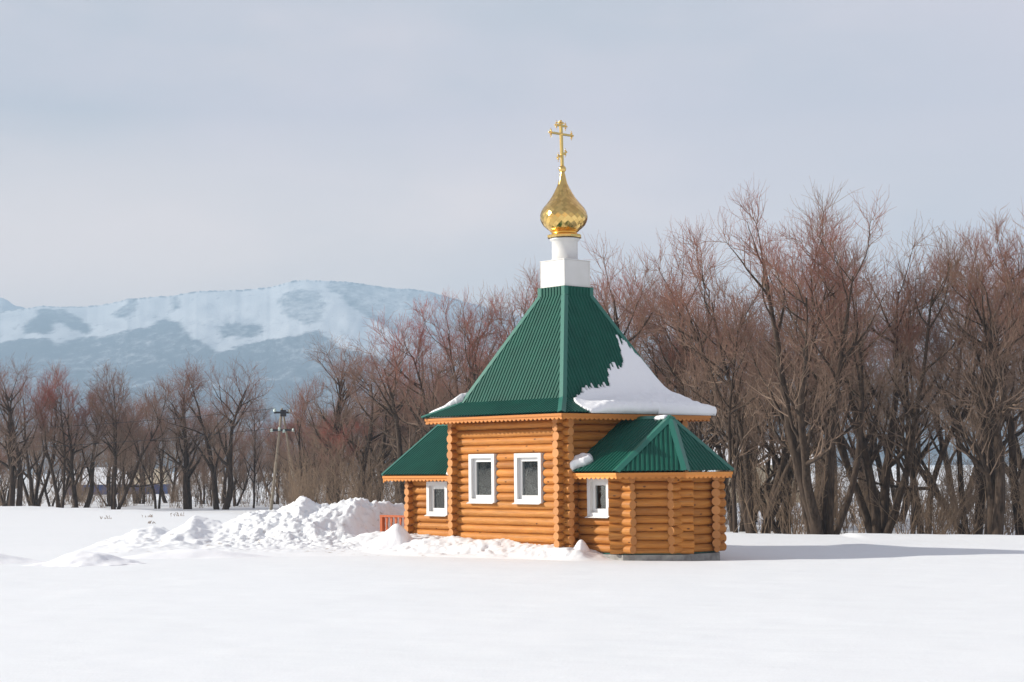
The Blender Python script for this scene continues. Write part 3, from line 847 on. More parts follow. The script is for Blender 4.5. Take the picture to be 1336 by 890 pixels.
# three-barred cross, bars along the chapel's b axis
cr = MB()
def CP(s, z, t=0): l = lean(z); return Vector((l[0] + t, l[1] + s, z))
def bar(p, q, w_=.021, d=.018):
    dd = (q - p).normalized(); sx = Vector((1, 0, 0)); up = dd.cross(sx).normalized()
    def sec(o): return [o + up * w_ + sx * d, o - up * w_ + sx * d, o - up * w_ - sx * d, o + up * w_ - sx * d]
    cr.prism(sec(p), sec(q))
def trefoil(c, dirv, r=.028):
    up = Vector((0, 0, 1)) if abs(dirv.z) < .6 else Vector((0, 1, 0))
    cr.sphere(c + dirv * .032, r, 0, 8, 6); cr.sphere(c + up * .045, r * .9, 0, 8, 6); cr.sphere(c - up * .045, r * .9, 0, 8, 6)
    cr.sphere(c + up * .085, r * .45, 0, 6, 4); cr.sphere(c - up * .085, r * .45, 0, 6, 4)
zt = 8.68; bar(CP(0, 7.79), CP(0, zt), .026, .024); trefoil(CP(0, zt), Vector((0, 0, 1)))
for zz, hl, tilt in ((8.449, .285, 0), (8.622, .125, 0), (8.02, .10, .055)):
    p_, q_ = CP(-hl, zz - tilt), CP(hl, zz + tilt); d_ = (q_ - p_).normalized(); bar(p_, q_)
    trefoil(p_, -d_, .026 if hl > .2 else .022); trefoil(q_, d_, .026 if hl > .2 else .022)
cr.sphere(CP(0, 8.449), .042, 0, 10, 8)
cr.build('cross', GOLD, CH)

# snow lying on the roofs ------------------------------------------------
def roof_snow(name, poly, njag, Pfn, T, step, jag, label, wid=.16, seed=0, lab_cat='snow'):
    """poly in face coordinates (u, v); Pfn(u,v,h) -> local 3D; the first njag edges are ragged along v"""
    us = np.arange(min(p[0] for p in poly) - .05, max(p[0] for p in poly) + .05, step)
    vs = np.arange(min(p[1] for p in poly) - .12, max(p[1] for p in poly) + .05, step)
    U, V = np.meshgrid(us, vs)
    rib = np.floor(U / (PER * .5)); j = (_hash(rib, rib * 0 + 3, 61 + seed) - .5) * 2 * jag + jag * 1.2 * fbm(U * 4, V * 0, 3, 71 + seed)
    edge = poly[:njag + 1]
    near = (1 - .75 * sstep(1.35, 1.55, V)) * np.exp(-(seg_dist(U, V, edge, False) / (jag * 2.2 + 1e-6)) ** 2) if njag else 0 * U
    V2 = V + j * near
    ins = inside(U, V2, poly); d = seg_dist(U, V2, poly)
    Tm = T(U, V) if callable(T) else T
    prof_ = np.sqrt(np.clip(1 - (1 - np.clip(d / wid, 0, 1)) ** 2, 0, 1))
    dj = seg_dist(U, V2, edge, False) if njag else d * 0 + 9
    hgt = Tm * prof_ * (.12 + .88 * sstep(0, .75, dj) if njag else 1) * (1 + .3 * fbm(U * 2.2, V * 2.2, 4, 81 + seed) + .18 * fbm(U * 11, V * 11, 3, 83 + seed)) + .022
    q = grid_quads(len(us), len(vs)); keep = ins.reshape(-1)[q].all(1); q = q[keep]
    hgt = hgt.reshape(-1); UU = U.reshape(-1); VV = V.reshape(-1)
    top = np.array([Pfn(u, v, h) for u, v, h in zip(UU, VV, hgt)]); bot = np.array([Pfn(u, v, -.004) for u, v in zip(UU, VV)])
    n0 = len(UU); e = {}
    for f in q:
        for a, c in ((f[0], f[1]), (f[1], f[2]), (f[2], f[3]), (f[3], f[0])):
            if (c, a) in e: del e[(c, a)]
            else: e[(a, c)] = 1
    side = np.array([(a, a + n0, c + n0, c) for a, c in e]).reshape(-1, 4)
    Q = np.concatenate([q, q[:, ::-1] + n0, side])
    Vv = np.concatenate([top, bot]); used = np.unique(Q); mp = np.full(len(Vv), -1); mp[used] = np.arange(len(used))
    o = link(name, np_mesh(name, Vv[used], mp[Q]), ROOFSNOW)
    o.location = (CX, CY, 0); o.rotation_euler = (0, 0, R(-PSI))
    tag(o, label, lab_cat); return o
def face_pt(m):
    def f(u, v, h):
        t = float(sstep(RK - .15, RK + .15, np.float64(v)))
        o = nup[0] * (1 - t) + nsk[0] * t; up = nup[1] * (1 - t) + nsk[1] * t
        r_, z_ = v, zroof(v)
        if 1.25 < v < 1.78:                  # snow bridges the kink in one smooth sweep
            k = (v - 1.25) / .53
            z_ = max(z_, (1 - k) ** 2 * zroof(1.25) + 2 * k * (1 - k) * (zroof(1.5) + .02) + k * k * zroof(1.78)) if h > .015 else z_
        x, y, z = r_ + o * h, u, z_ + up * h
        return (m[0] * x + m[1] * y, m[2] * x + m[3] * y, z)
    return f
polyR = [(.84, .90), (.57, .85), (.60, .94), (.5, 1.06), (.42, 1.14), (.12, 1.17), (-.06, 1.25), (-.17, 1.33), (-.45, 1.38), (-.86, 1.44), (-1.06, 1.51), (-1.38, 1.65),
         (-1.41, 1.87), (-1.38, 2.03), (-1.34, 2.11), (0, 2.115), (2.10, 2.12), (2.13, 2.05), (1.5, 1.5), (1.05, 1.03)]
roof_snow('roof_snow', polyR, 12, face_pt(rots[0]), lambda U, V: .06 + .11 * sstep(1.3, 1.75, V), .018, .07,
          'large ragged sheet of snow left on the shaded right side of the tent roof')
polyB = [(.6, 1.52), (1.3, 1.42), (1.52, 1.45), (1.80, 1.80), (1.93, 2.02), (1.90, 2.08), (0.2, 2.08), (0.2, 1.7)]
roof_snow('roof_snow', polyB, 0, face_pt(rots[2]), .12, .02, .04, 'smooth slab of snow on the back left eave of the tent roof', .2, 5)
# lump sliding off the apse roof beside the main wall
tL = Vector((1, 0, 0)); vL = (Vector((H_ + .02, 0, ZAR)) - wA).normalized()
vL = Vector((0, vL.y, vL.z)).normalized()
def apf(u, v, h): p_ = wA + tL * u + vL * v + nL * h; return tuple(p_)
roof_snow('roof_snow', [(.10, .02), (.22, .0), (.27, .1), (.42, .18), (.50, .32), (.40, .44), (.20, .40), (.10, .26)], 0, apf, .15, .011, .0, 'small white lump of snow low on the apse roof beside the main wall', .06, 9)
roof_snow('roof_snow', [(.95, 1.72), (1.22, 1.74), (1.25, 1.84), (.95, 1.84)], 0, apf, .05, .012, .0, 'thin dab of snow on the apse ridge under the main eave', .05, 12)
def anf(u, v, h):
    vv = (r1 - q1).normalized(); p_ = q1 - Vector((1, 0, 0)) * u + vv * v + nS * h; return tuple(p_)
roof_snow('roof_snow', [(.0, -.02), (.30, -.03), (.33, .06), (.12, .18), (.0, .2)], 0, anf, .07, .014, .0, 'small patch of snow in the corner of the annex roof', .08, 15)

# ------------------------------------------------------------------ bare trees
def norm(a): return a / (np.linalg.norm(a, axis=-1, keepdims=True) + 1e-9)
def grow(rng, P0, D0, L, n, wander, up, gravity_in=None):
    """polylines grown together: (N,3) starts/directions, (N,) lengths -> (N,n+1,3)"""
    pts = [P0]; d = D0.copy(); p = P0.copy()
    for i in range(n):
        d = norm(d + rng.normal(0, wander, d.shape) + np.array([0, 0, 1.0]) * up)
        p = p + d * (L / n)[:, None]; pts.append(p)
    return np.stack(pts, 1)
def spawn(rng, pts, Lp, k, f0, f1, ang0, ang1, len0, len1, lenfall):
    """k children on every polyline"""
    Nn, m, _ = pts.shape
    f = rng.uniform(f0, f1, (Nn, k)); f[:, 0] = rng.uniform(.9, 1.0, Nn) * f1
    x = f * (m - 1); i = np.clip(x.astype(int), 0, m - 2); fr = (x - i)[..., None]
    idx = np.arange(Nn)[:, None]
    a = pts[idx, i]; b = pts[idx, i + 1]
    pos = a * (1 - fr) + b * fr; d = norm(b - a)
    rv = norm(rng.normal(0, 1, d.shape)); perp = norm(np.cross(d, rv))
    an = rng.uniform(ang0, ang1, (Nn, k))[..., None]
    nd = norm(d * np.cos(an) + perp * np.sin(an))
    L = rng.uniform(len0, len1, (Nn, k)) * (Lp[:, None] if lenfall > 0 else 1) * (1 - (lenfall if lenfall > 0 else 0) * f)
    return pos.reshape(-1, 3), nd.reshape(-1, 3), L.reshape(-1), f.reshape(-1), np.repeat(np.arange(Nn), k)
def tubes(pts, r0, r1, k):
    """(N,m,3) polylines, start/end radii (N,) -> verts, quads"""
    Nn, m, _ = pts.shape
    t = np.empty_like(pts); t[:, 1:-1] = pts[:, 2:] - pts[:, :-2]; t[:, 0] = pts[:, 1] - pts[:, 0]; t[:, -1] = pts[:, -1] - pts[:, -2]
    t = norm(t); ref = np.where(np.abs(t[:, :1, 2:3]) > .85, np.array([1.0, 0, 0]), np.array([0, 0, 1.0])) * np.ones_like(t)
    sx = norm(np.cross(t, ref)); sy = np.cross(sx, t)
    rad = r0[:, None] + (r1 - r0)[:, None] * np.linspace(0, 1, m)[None]
    a = np.arange(k) * 2 * np.pi / k
    V = pts[:, :, None] + rad[:, :, None, None] * (np.cos(a)[None, None, :, None] * sx[:, :, None] + np.sin(a)[None, None, :, None] * sy[:, :, None])
    base = (np.arange(Nn)[:, None, None] * m + np.arange(m - 1)[None, :, None]) * k; j = np.arange(k); j2 = (j + 1) % k
    Q = np.stack([base + j, base + j2, base + k + j2, base + k + j], -1).reshape(-1, 4)
    return V.reshape(-1, 3), Q
def tree_data(seed, H=9.0, stems=3, lean_=.25, k1=9, k2=6, k3=5, k4=2, red=.7, r0=.13, upright=.10, low=.25, l1=(.35, .55), fine=1.0):
    rng = np.random.default_rng(seed)
    az = rng.uniform(0, 2 * np.pi) + np.arange(stems) * 2 * np.pi / stems + rng.uniform(-.5, .5, stems)
    ln = rng.uniform(.3, 1.0, stems) * lean_; ln[0] *= .5
    D = norm(np.stack([np.cos(az) * ln, np.sin(az) * ln, np.ones(stems)], -1))
    P = np.stack([np.cos(az) * r0 * .9, np.sin(az) * r0 * .9, np.full(stems, -.15)], -1) * (1 if stems > 1 else .01) + np.array([0, 0, -.1])
    L = H * rng.uniform(.72, .84, stems)
    S = grow(rng, P, D, L, 14, .07, .035)
    rs = r0 * rng.uniform(.65, 1.1, stems)
    out_t = []; out_c = []
    out_t.append(tubes(S, rs, rs * .16, 9))
    # root flare
    p1, d1, L1, f1, par = spawn(rng, S, L, k1, low, 1.0, .45, 1.1, l1[0], l1[1], .5)
    B1 = grow(rng, p1, d1, L1, 9, .10, upright * .75)
    q1_ = rs[par] * (1 - .80 * f1) * rng.uniform(.5, .8, len(par)); q1_ = np.clip(q1_, .016, .10)
    out_t.append(tubes(B1, q1_, np.full(len(q1_), .007), 6))
    p2, d2, L2, f2, par2 = spawn(rng, B1, L1, k2, .18, 1.0, .45, 1.05, .32, .6, .45)
    B2 = grow(rng, p2, d2, L2, 6, .11, upright * .8)
    q2 = np.clip(q1_[par2] * (1 - .8 * f2) * .6, .009, .035)
    V2, Q2 = tubes(B2, q2, np.full(len(q2), .0045), 4); out_c.append((V2, Q2, .12))
    p3, d3, L3, f3, par3 = spawn(rng, B2, L2, k3, .15, 1.0, .3, .85, .35 * fine, .75 * fine, 0)
    B3 = grow(rng, p3, d3, L3, 4, .13, upright * .8)
    V3, Q3 = tubes(B3, np.full(len(L3), .0060), np.full(len(L3), .0034), 3); out_c.append((V3, Q3, .55))
    p4, d4, L4, f4, par4 = spawn(rng, B3, L3, k4, .2, 1.0, .3, .7, .18 * fine, .5 * fine, 0)
    B4 = grow(rng, p4, d4, L4, 2, .12, upright * .9)
    V4, Q4 = tubes(B4, np.full(len(L4), .0038), np.full(len(L4), .0022), 3); out_c.append((V4, Q4, 1.0))
    # assemble
    def cat(parts):
        vs, qs, o = [], [], 0
        for v, q in parts: vs.append(v); qs.append(q + o); o += len(v)
        return np.concatenate(vs), np.concatenate(qs)
    TV, TQ = cat(out_t)
    CVv, CQ = cat([(v, q) for v, q, _ in out_c]); tip = np.concatenate([np.full(len(v), t_) for v, _, t_ in out_c])
    top = max(TV[:, 2].max(), CVv[:, 2].max())
    hh = np.clip(CVv[:, 2] / top, 0, 1)
    tip = tip * (.12 + .88 * sstep(.38, .85, hh)) * red
    s = H / top                                    # normalise so that the crown top is at H
    return TV * s, TQ, CVv * s, CQ, tip
PROTO = {}
def proto(key, **kw):
    TV, TQ, CVv, CQ, tip = tree_data(**kw)
    PROTO[key] = (np_mesh('trunk', TV, TQ), np_mesh('crown', CVv, CQ, attrs={'tip': tip}), kw.get('H', 9.0))
    PROTO[key][0].materials.append(BARK); PROTO[key][1].materials.append(TWIG)
proto('vase', seed=1, H=10, stems=6, lean_=.62, k1=9, k2=7, k3=5, k4=2, red=.8, r0=.17, upright=.10, low=.32, l1=(.30, .48))
proto('vase_b', seed=22, H=10, stems=5, lean_=.55, k1=10, k2=7, k3=5, k4=2, red=.75, r0=.16, upright=.11, low=.3, l1=(.30, .46))
proto('oak', seed=3, H=9.5, stems=2, lean_=.22, k1=15, k2=8, k3=5, k4=2, red=.6, r0=.23, upright=.07, low=.22)
proto('red_round', seed=4, H=9.5, stems=3, lean_=.5, k1=12, k2=8, k3=6, k4=3, red=1.0, r0=.14, upright=.13, low=.2, fine=.9)
proto('red_bush', seed=5, H=8, stems=5, lean_=.45, k1=9, k2=7, k3=5, k4=2, red=1.0, r0=.09, upright=.12, low=.12, fine=.9)
proto('slim', seed=6, H=9, stems=1, lean_=.08, k1=20, k2=7, k3=5, k4=2, red=.55, r0=.12, upright=.12, low=.25, l1=(.25, .42))
proto('slim_b', seed=7, H=9, stems=2, lean_=.16, k1=14, k2=6, k3=5, k4=2, red=.7, r0=.11, upright=.13, low=.3, l1=(.28, .45))
proto('old', seed=8, H=8.5, stems=2, lean_=.5, k1=14, k2=7, k3=5, k4=2, red=.6, r0=.22, upright=.06, low=.25, l1=(.4, .6))
proto('dense', seed=9, H=9, stems=4, lean_=.5, k1=10, k2=7, k3=5, k4=2, red=.8, r0=.12, upright=.12, low=.15)
proto('sapling', seed=10, H=5, stems=2, lean_=.15, k1=9, k2=4, k3=4, k4=2, red=.3, r0=.04, upright=.12, low=.2, l1=(.25, .4))
def tree(key, px, D, top_py, rz, label, group, base=None, name='bare_tree', cat='tree', wide=1.0):
    X = X_at(px, D); zb = float(gh(X, D)) if base is None else base
    tm, cm, H0 = PROTO[key]
    s = (Z_at(px, top_py, D) - zb) / H0
    t = empty(name, (X, D, zb), rz); t.scale = (s * wide, s * wide, s)
    a = bpy.data.objects.new('trunk', tm); COL.objects.link(a); a.parent = t
    c = bpy.data.objects.new('crown', cm); COL.objects.link(c); c.parent = t
    tag(t, label, cat, group); return t
GR = 'bare trees of the front row right of the chapel'; GM = 'bare trees showing beside and behind the chapel'; GL = 'bare trees in the distant row on the left'
FRONT = [
 ('vase', 1068, 46.5, 232, .3, 'tallest wide many-stemmed bare tree, its forked trunks leaning left, right of the chapel', GR),
 ('vase_b', 1140, 49, 238, 2.1, 'tall twiggy tree just right of the tallest forked tree', GR),
 ('slim_b', 1200, 51, 262, 1.0, 'narrower bare tree between the tall twiggy tree and the thick dark trunk at right', GR),
 ('oak', 1287, 45, 300, 1.2, 'dark tree with the thickest trunk, near the right edge of the photo', GR),
 ('red_round', 1262, 50.5, 285, .2, 'round reddish crown rising behind the thickest trunk at right', GR),
 ('red_round', 1335, 49, 262, 2.6, 'reddish-topped tree cut by the right edge of the photo', GR),
 ('slim', 1185, 52, 330, 2.9, 'thin single-stemmed bare tree left of the thickest trunk', GR),
 ('vase_b', 985, 52, 268, 4.0, 'broad reddish bare tree between the chapel roof and the tallest forked tree', GR),
 ('slim', 957, 49, 330, .5, 'slender straight bare tree right beside the apse corner', GR),
 ('dense', 1020, 53, 385, 1.9, 'bushy many-stemmed tree in front of the beige house', GR),
 ('slim_b', 905, 55, 305, 3.3, 'upright bare tree above the right tip of the snowy roof', GR),
 ('vase_b', 848, 57, 268, 5.2, 'tall open tree with curved bare limbs right of the green roof slope', GM),
 ('red_bush', 790, 60, 322, 1.1, 'red-twigged tree just right of the white spire base', GM),
 ('red_bush', 690, 64, 345, .8, 'red-twigged tree just left of the white spire base', GM),
 ('vase', 632, 66, 338, 2.2, 'tall many-stemmed reddish tree left of the tent roof', GM),
 ('red_round', 590, 68, 372, 3.7, 'dense rust-red tree above the annex roof', GM),
 ('old', 545, 72, 415, 4.4, 'crooked bare tree with pale arching limbs left of the annex', GM),
 ('oak', 432, 80, 428, .1, 'large dark bare tree with heavy limbs to the right of the utility pole', GL),
 ('old', 480, 78, 445, 2.0, 'spreading bare tree between the dark heavy-limbed tree and the chapel', GL),
 ('slim_b', 398, 84, 462, 1.4, 'slight bare tree close on the right of the utility pole', GL),
 ('slim', 330, 92, 500, 3.0, 'small bare tree left of the utility pole', GL),
 ('old', 288, 90, 458, .6, 'bare tree with a leaning forked trunk, first full tree left of the utility pole', GL),
 ('oak', 246, 91, 470, 3.9, 'bare tree with one dead pale limb sticking up, right of the blue wall', GL),
 ('slim_b', 205, 93, 500, 5.0, 'low thin tree at the right end of the blue wall', GL),
 ('red_round', 150, 91, 466, 2.5, 'round-crowned reddish tree with straight trunk in front of the blue wall', GL),
 ('old', 105, 92, 495, 1.3, 'bare tree with a trunk slanting right in front of the blue wall', GL),
 ('red_round', 78, 91, 474, 4.6, 'reddish bare tree at the left end of the blue wall', GL),
 ('oak', 20, 89, 458, 2.9, 'thick-trunked bare tree nearest the left edge of the photo', GL),
 ('vase_b', 46, 93, 464, 5.7, 'reddish twiggy tree second from the left edge of the photo', GL),
]
for a in FRONT: tree(*a)
rb = random.Random(77)
for k in range(14):                       # crowded rows behind the front trees on the right
    px = rb.uniform(730, 1420); D = rb.uniform(54, 74)
    top = np.interp(px, [730, 850, 950, 1060, 1160, 1240, 1330, 1420], [420, 365, 350, 315, 320, 335, 305, 300]) + rb.uniform(-18, 75)
    tree(rb.choice(['vase', 'vase_b', 'red_round', 'slim_b', 'dense', 'slim', 'oak']), px, D, top, rb.uniform(0, 6.3),
         'bare tree standing in the crowded rows behind the front trees, right of the chapel', 'trees crowded behind the right front row')
for k in range(26):
    px = rb.uniform(385, 730); D = rb.uniform(76, 98)
    top = np.interp(px, [385, 450, 520, 570, 640, 730], [500, 480, 470, 440, 420, 420]) + rb.uniform(-10, 60)
    tree(rb.choice(['vase', 'red_round', 'slim_b', 'dense', 'old', 'red_bush']), px, D, top, rb.uniform(0, 6.3),
         'bare tree in the thick stand behind the chapel and the snow bank', 'trees in the stand behind the chapel')
for k in range(24):
    px = rb.uniform(-30, 400); D = rb.uniform(97, 125)
    top = rb.uniform(500, 565)
    tree(rb.choice(['slim_b', 'slim', 'dense', 'old', 'sapling', 'vase_b']), px, D, top, rb.uniform(0, 6.3),
         'smaller bare tree in the back row of the left tree line', 'trees at the back of the left tree line')
for k in range(30):
    px = rb.uniform(225, 420); D = rb.uniform(96, 106)
    tree('sapling', px, D, rb.uniform(570, 610), rb.uniform(0, 6.3), 'thin pale sapling in the row of saplings near the utility pole', 'saplings by the utility pole', name='sapling', cat='sapling', wide=.7)

# low brush between and under the trees: uncountable, one object each side
def brush(name, spots, label, seed, h0, h1):
    rng = np.random.default_rng(seed); vs, qs, o = [], [], 0
    P = np.array(spots); Nn = len(P)
    per = 9
    base = np.repeat(P, per, 0) + rng.normal(0, .12, (Nn * per, 3)) * np.array([1, 1, 0])
    az = rng.uniform(0, 6.28, Nn * per); sp_ = rng.uniform(.05, .75, Nn * per)
    D0 = norm(np.stack([np.cos(az) * sp_, np.sin(az) * sp_, np.ones(Nn * per)], -1)); L = rng.uniform(h0, h1, Nn * per) * np.repeat(rng.uniform(.5, 1.1, Nn), per)
    B = grow(rng, base, D0, L, 6, .13, .03)
    p2, d2, L2, f2, _ = spawn(rng, B, L, 5, .2, 1.0, .3, .9, .25, .5, .4); B2 = grow(rng, p2, d2, L2, 4, .13, .06)
    p3, d3, L3, f3, _ = spawn(rng, B2, L2, 4, .2, 1.0, .3, .9, .3, .6, .4); B3 = grow(rng, p3, d3, L3, 2, .12, .06)
    for pts, ra, rb_, k in ((B, .010, .004, 4), (B2, .0055, .003, 3), (B3, .0038, .0022, 3)):
        v, q = tubes(pts, np.full(len(pts), ra), np.full(len(pts), rb_), k); vs.append(v); qs.append(q + o); o += len(v)
    ob = link(name, np_mesh(name, np.concatenate(vs), np.concatenate(qs)), BRUSH); tag(ob, label, 'undergrowth', kind='stuff'); return ob
def spots_in(n, px0, px1, dfun, seed):
    r = random.Random(seed); out = []
    for _ in range(n):
        px = r.uniform(px0, px1); D = dfun(px, r); X = X_at(px, D); out.append((X, D, float(gh(X, D)) - .05))
    return out
brush('undergrowth', spots_in(100, 925, 1400, lambda px, r: r.uniform(46.5, 66), 3), 'tangled brown brush under the trees right of the chapel', 3, 1.1, 3.0)
brush('undergrowth', spots_in(170, 370, 770, lambda px, r: r.uniform(70, 96) if px < 560 else r.uniform(60, 84), 4), 'tangled brown brush behind the snow bank and the chapel', 4, 1.2, 3.4)
brush('undergrowth', spots_in(110, -40, 390, lambda px, r: r.uniform(92, 120), 5), 'low brown brush under the left tree line', 5, .8, 2.2)
brush('dry_weeds', spots_in(4, 140, 255, lambda px, r: r.uniform(52, 66), 6), 'a few dry weed stalks sticking out of the snow on the left', 6, .12, .26)
# distant wood beyond the fields
def far_wood():
    TV, TQ, CVv, CQ, tip = tree_data(seed=31, H=9, stems=3, lean_=.3, k1=8, k2=5, k3=5, k4=0 or 2, red=.4, r0=.14, upright=.11, low=.15)
    V0 = np.concatenate([TV, CVv]); Q0 = np.concatenate([TQ, CQ + len(TV)]); V0[:, :2] *= 1.25
    rng = np.random.default_rng(8); vs, qs, o = [], [], 0
    for k in range(64):
        px = -60 + 860 * (k + rng.uniform(0, 1)) / 64; D = rng.uniform(190, 300); X = X_at(px, D)
        a = rng.uniform(0, 6.28); s = rng.uniform(.75, 1.25); c, sn = np.cos(a), np.sin(a)
        v = V0 * s; v = np.stack([v[:, 0] * c - v[:, 1] * sn + X, v[:, 0] * sn + v[:, 1] * c + D, v[:, 2] + float(gh(X, D))], -1)
        vs.append(v); qs.append(Q0 + o); o += len(v)
    ob = link('far_woods', np_mesh('far_woods', np.concatenate(vs), np.concatenate(qs)), BRUSH)
    tag(ob, 'brown band of distant bare woods seen through the tree line', 'woods', kind='stuff')
far_wood()

# ------------------------------------------------------------------ far buildings
def place(px, D): X = X_at(px, D); return X, D, float(gh(X, D))
x, y, z = place(150, 150)
sh = empty('low_shed', (x, y, z - .1), R(4)); tag(sh, 'long low shed with blue wall and snow-covered roof behind the left trees', 'shed')
hw = 4.2
b = MB(); b.box(-hw, hw, 0, 4, 0, .95); b.build('wall', BLUE, sh)
b = MB(); b.prism([(-hw - .2, -.3, .96), (hw + .2, -.3, .96), (hw + .2, 4.3, .96), (-hw - .2, 4.3, .96)], [(-hw + .3, 1.9, 2.3), (hw - .3, 1.9, 2.3), (hw - .3, 2.1, 2.3), (-hw + .3, 2.1, 2.3)]); b.build('roof', BEIGE, sh)
b = MB(); b.prism([(-hw - .25, -.35, .99), (hw * .3, -.35, .99), (hw * .4, 4.3, .99), (-hw - .25, 4.3, .99)], [(-hw + .2, 1.8, 2.45), (hw * .2, 1.8, 2.45), (hw * .2, 2.2, 2.45), (-hw + .2, 2.2, 2.45)]); b.build('snow_cover', ROOFSNOW, sh)
for k in (-2.6, .2, 2.7):
    b = MB(); b.box(k, k + .6, -.03, .0, .3, .75); b.build('window', DARKGL, sh)
x, y, z = place(992, 98)
ho = empty('small_house', (x, y, z), R(-8)); tag(ho, 'beige house with snowy roof half hidden behind trees, right of the apse', 'house')
b = MB(); b.box(-2.6, 2.6, 0, 4, 0, 2.1); b.build('wall', BEIGE, ho)
b = MB(); b.prism([(-2.9, -.3, 2.1), (2.9, -.3, 2.1), (2.9, 4.3, 2.1), (-2.9, 4.3, 2.1)], [(-2.7, 1.9, 3.5), (2.7, 1.9, 3.5), (2.7, 2.1, 3.5), (-2.7, 2.1, 3.5)]); b.build('roof', ROOFSNOW, ho)
for k in (-1.6, .6):
    b = MB(); b.box(k, k + .8, -.04, 0, .8, 1.6); W = b.build('window', DARKGL, ho)
    b = MB(); b.box(k - .07, k, -.05, 0, .73, 1.67); b.box(k + .8, k + .87, -.05, 0, .73, 1.67); b.box(k, k + .8, -.05, 0, 1.6, 1.67); b.box(k, k + .8, -.05, 0, .73, .8); b.build('frame', WHITE, W)

# utility pole
PD_ = 88
x, y, z = place(352, PD_)
up_ = empty('utility_pole', (x, y, z), 0); tag(up_, 'wooden A-shaped utility pole with pale green insulators among the left trees', 'utility pole')
sx_ = PD_ / F
def U_(px, py, dy=0): return Vector(((px - 352) * sx_, dy, Z_at(352, py, PD_) - z))
b = MB(); b.tube([Vector((0, 0, -.3)), U_(367, 533)], [.085, .06], 10); b.build('pole', POLEW, up_)
b = MB(); b.tube([Vector((36 * sx_, .3, -.3)), U_(369, 543, .1)], [.075, .05], 10); b.build('strut', POLEW, up_)
for yy, a0, a1 in ((540, 357, 379), (563, 352, 384)):
    b = MB(); o = U_(a0, yy, -.14); b.obox(o, U_(a1, yy, -.14) - o, (0, .09, 0), (0, 0, .1)); b.build('crossarm', DARKM, up_)
b = MB(); o = U_(366, 544, -.32); b.obox(o, (.28, 0, 0), (0, .17, 0), (0, 0, .33)); b.build('junction_box', DARKM, up_)
for px, py in ((358, 536), (378, 537), (354, 562), (364, 560.5), (370, 563), (382, 562)):
    b = MB(); c = U_(px, py, -.1)
    b.lathe([(.0, c.z - .07), (.075, c.z - .07), (.085, c.z - .02), (.05, c.z), (.08, c.z + .03), (.05, c.z + .09), (0, c.z + .1)], (c.x, c.y), 12); b.build('insulator', INSUL, up_)
def wire(px, py, label, sag=.9, span=-40, dy=9):
    c = Vector((x, y, z)) + U_(px, py, -.1); pts = []
    for i in range(25):
        t_ = i / 24; pts.append(c + Vector((span * t_, dy * t_, -4 * sag * t_ * (1 - t_) + .1)))
    b = MB(); b.tube(pts, .012, 4); o = b.build('overhead_wire', DARKM); tag(o, label, 'wire', 'wires running left from the utility pole')
wire(358, 536, 'upper thin overhead wire running left from the top of the utility pole')
wire(354, 562, 'lower thin overhead wire running left from the utility pole crossarm')

# ------------------------------------------------------------------ far hills
RIDGE = [(-900, 430), (-300, 420), (-60, 405), (0, 403.6), (22, 400), (51, 397), (112, 399), (127, 396.5), (165, 389), (219, 386), (254, 378.5), (331, 374.5), (351, 373), (376, 366), (402, 363.5),
         (453, 365), (516, 374), (529, 375), (560, 377), (600, 387), (650, 402), (700, 416), (800, 428), (880, 433), (1000, 437), (1336, 440), (1700, 438), (2300, 440)]
FOR = [([(48, 400), (84, 403), (102, 413), (120, 430), (112, 436), (94, 431), (84, 421), (69, 421), (64, 436), (30, 434), (28, 428), (40, 415)], 1.0),
       ([(165, 389), (178, 391), (180, 400), (165, 412), (150, 416), (147, 410), (155, 400)], .85), ([(222, 386), (236, 387), (232, 400), (224, 405), (217, 410), (222, 398)], .85),
       ([(-900, 440), (-20, 447), (20, 443), (60, 440), (72, 450), (100, 440), (140, 436), (165, 430), (190, 427), (212, 415), (220, 416), (245, 430), (250, 440), (270, 450), (282, 459), (300, 455), (320, 449), (360, 441), (400, 434), (416, 431), (425, 440), (450, 455), (520, 470), (620, 480), (2300, 480), (2300, 640), (-900, 640)], 1.0),
       ([(283, 425), (310, 422), (335, 422), (346, 430), (335, 437), (310, 440), (285, 440)], .95),
       ([(363, 383), (395, 376), (420, 378), (425, 400), (420, 420), (400, 422), (372, 415), (360, 395)], .62),
       ([(425, 366), (440, 364), (529, 375), (600, 387), (700, 416), (900, 434), (2300, 440), (2300, 480), (620, 480), (540, 450), (500, 428), (460, 398), (432, 378)], .55),
       ([(430, 376), (444, 378), (470, 398), (500, 416), (525, 430), (520, 436), (490, 421), (458, 400)], .9)]
pxs = np.concatenate([np.arange(-900, -40, 14), np.arange(-40, 700, 1.6), np.arange(700, 2300, 8)])
rx_ = np.array([p[0] for p in RIDGE]); ry_ = np.array([p[1] for p in RIDGE])
ridge_y = np.interp(pxs, rx_, ry_) - .9 * fbm(pxs * .06, pxs * 0, 4, 90)
trees_ridge = 1.3 * np.clip(vnoise(pxs * .42, pxs * 0 + 2, 91) + .25, 0, 1)
D1, D0_ = 3300.0, 1500.0
NRW = 120; rows_V = []; rows_F = []
hz_ = hor(pxs)
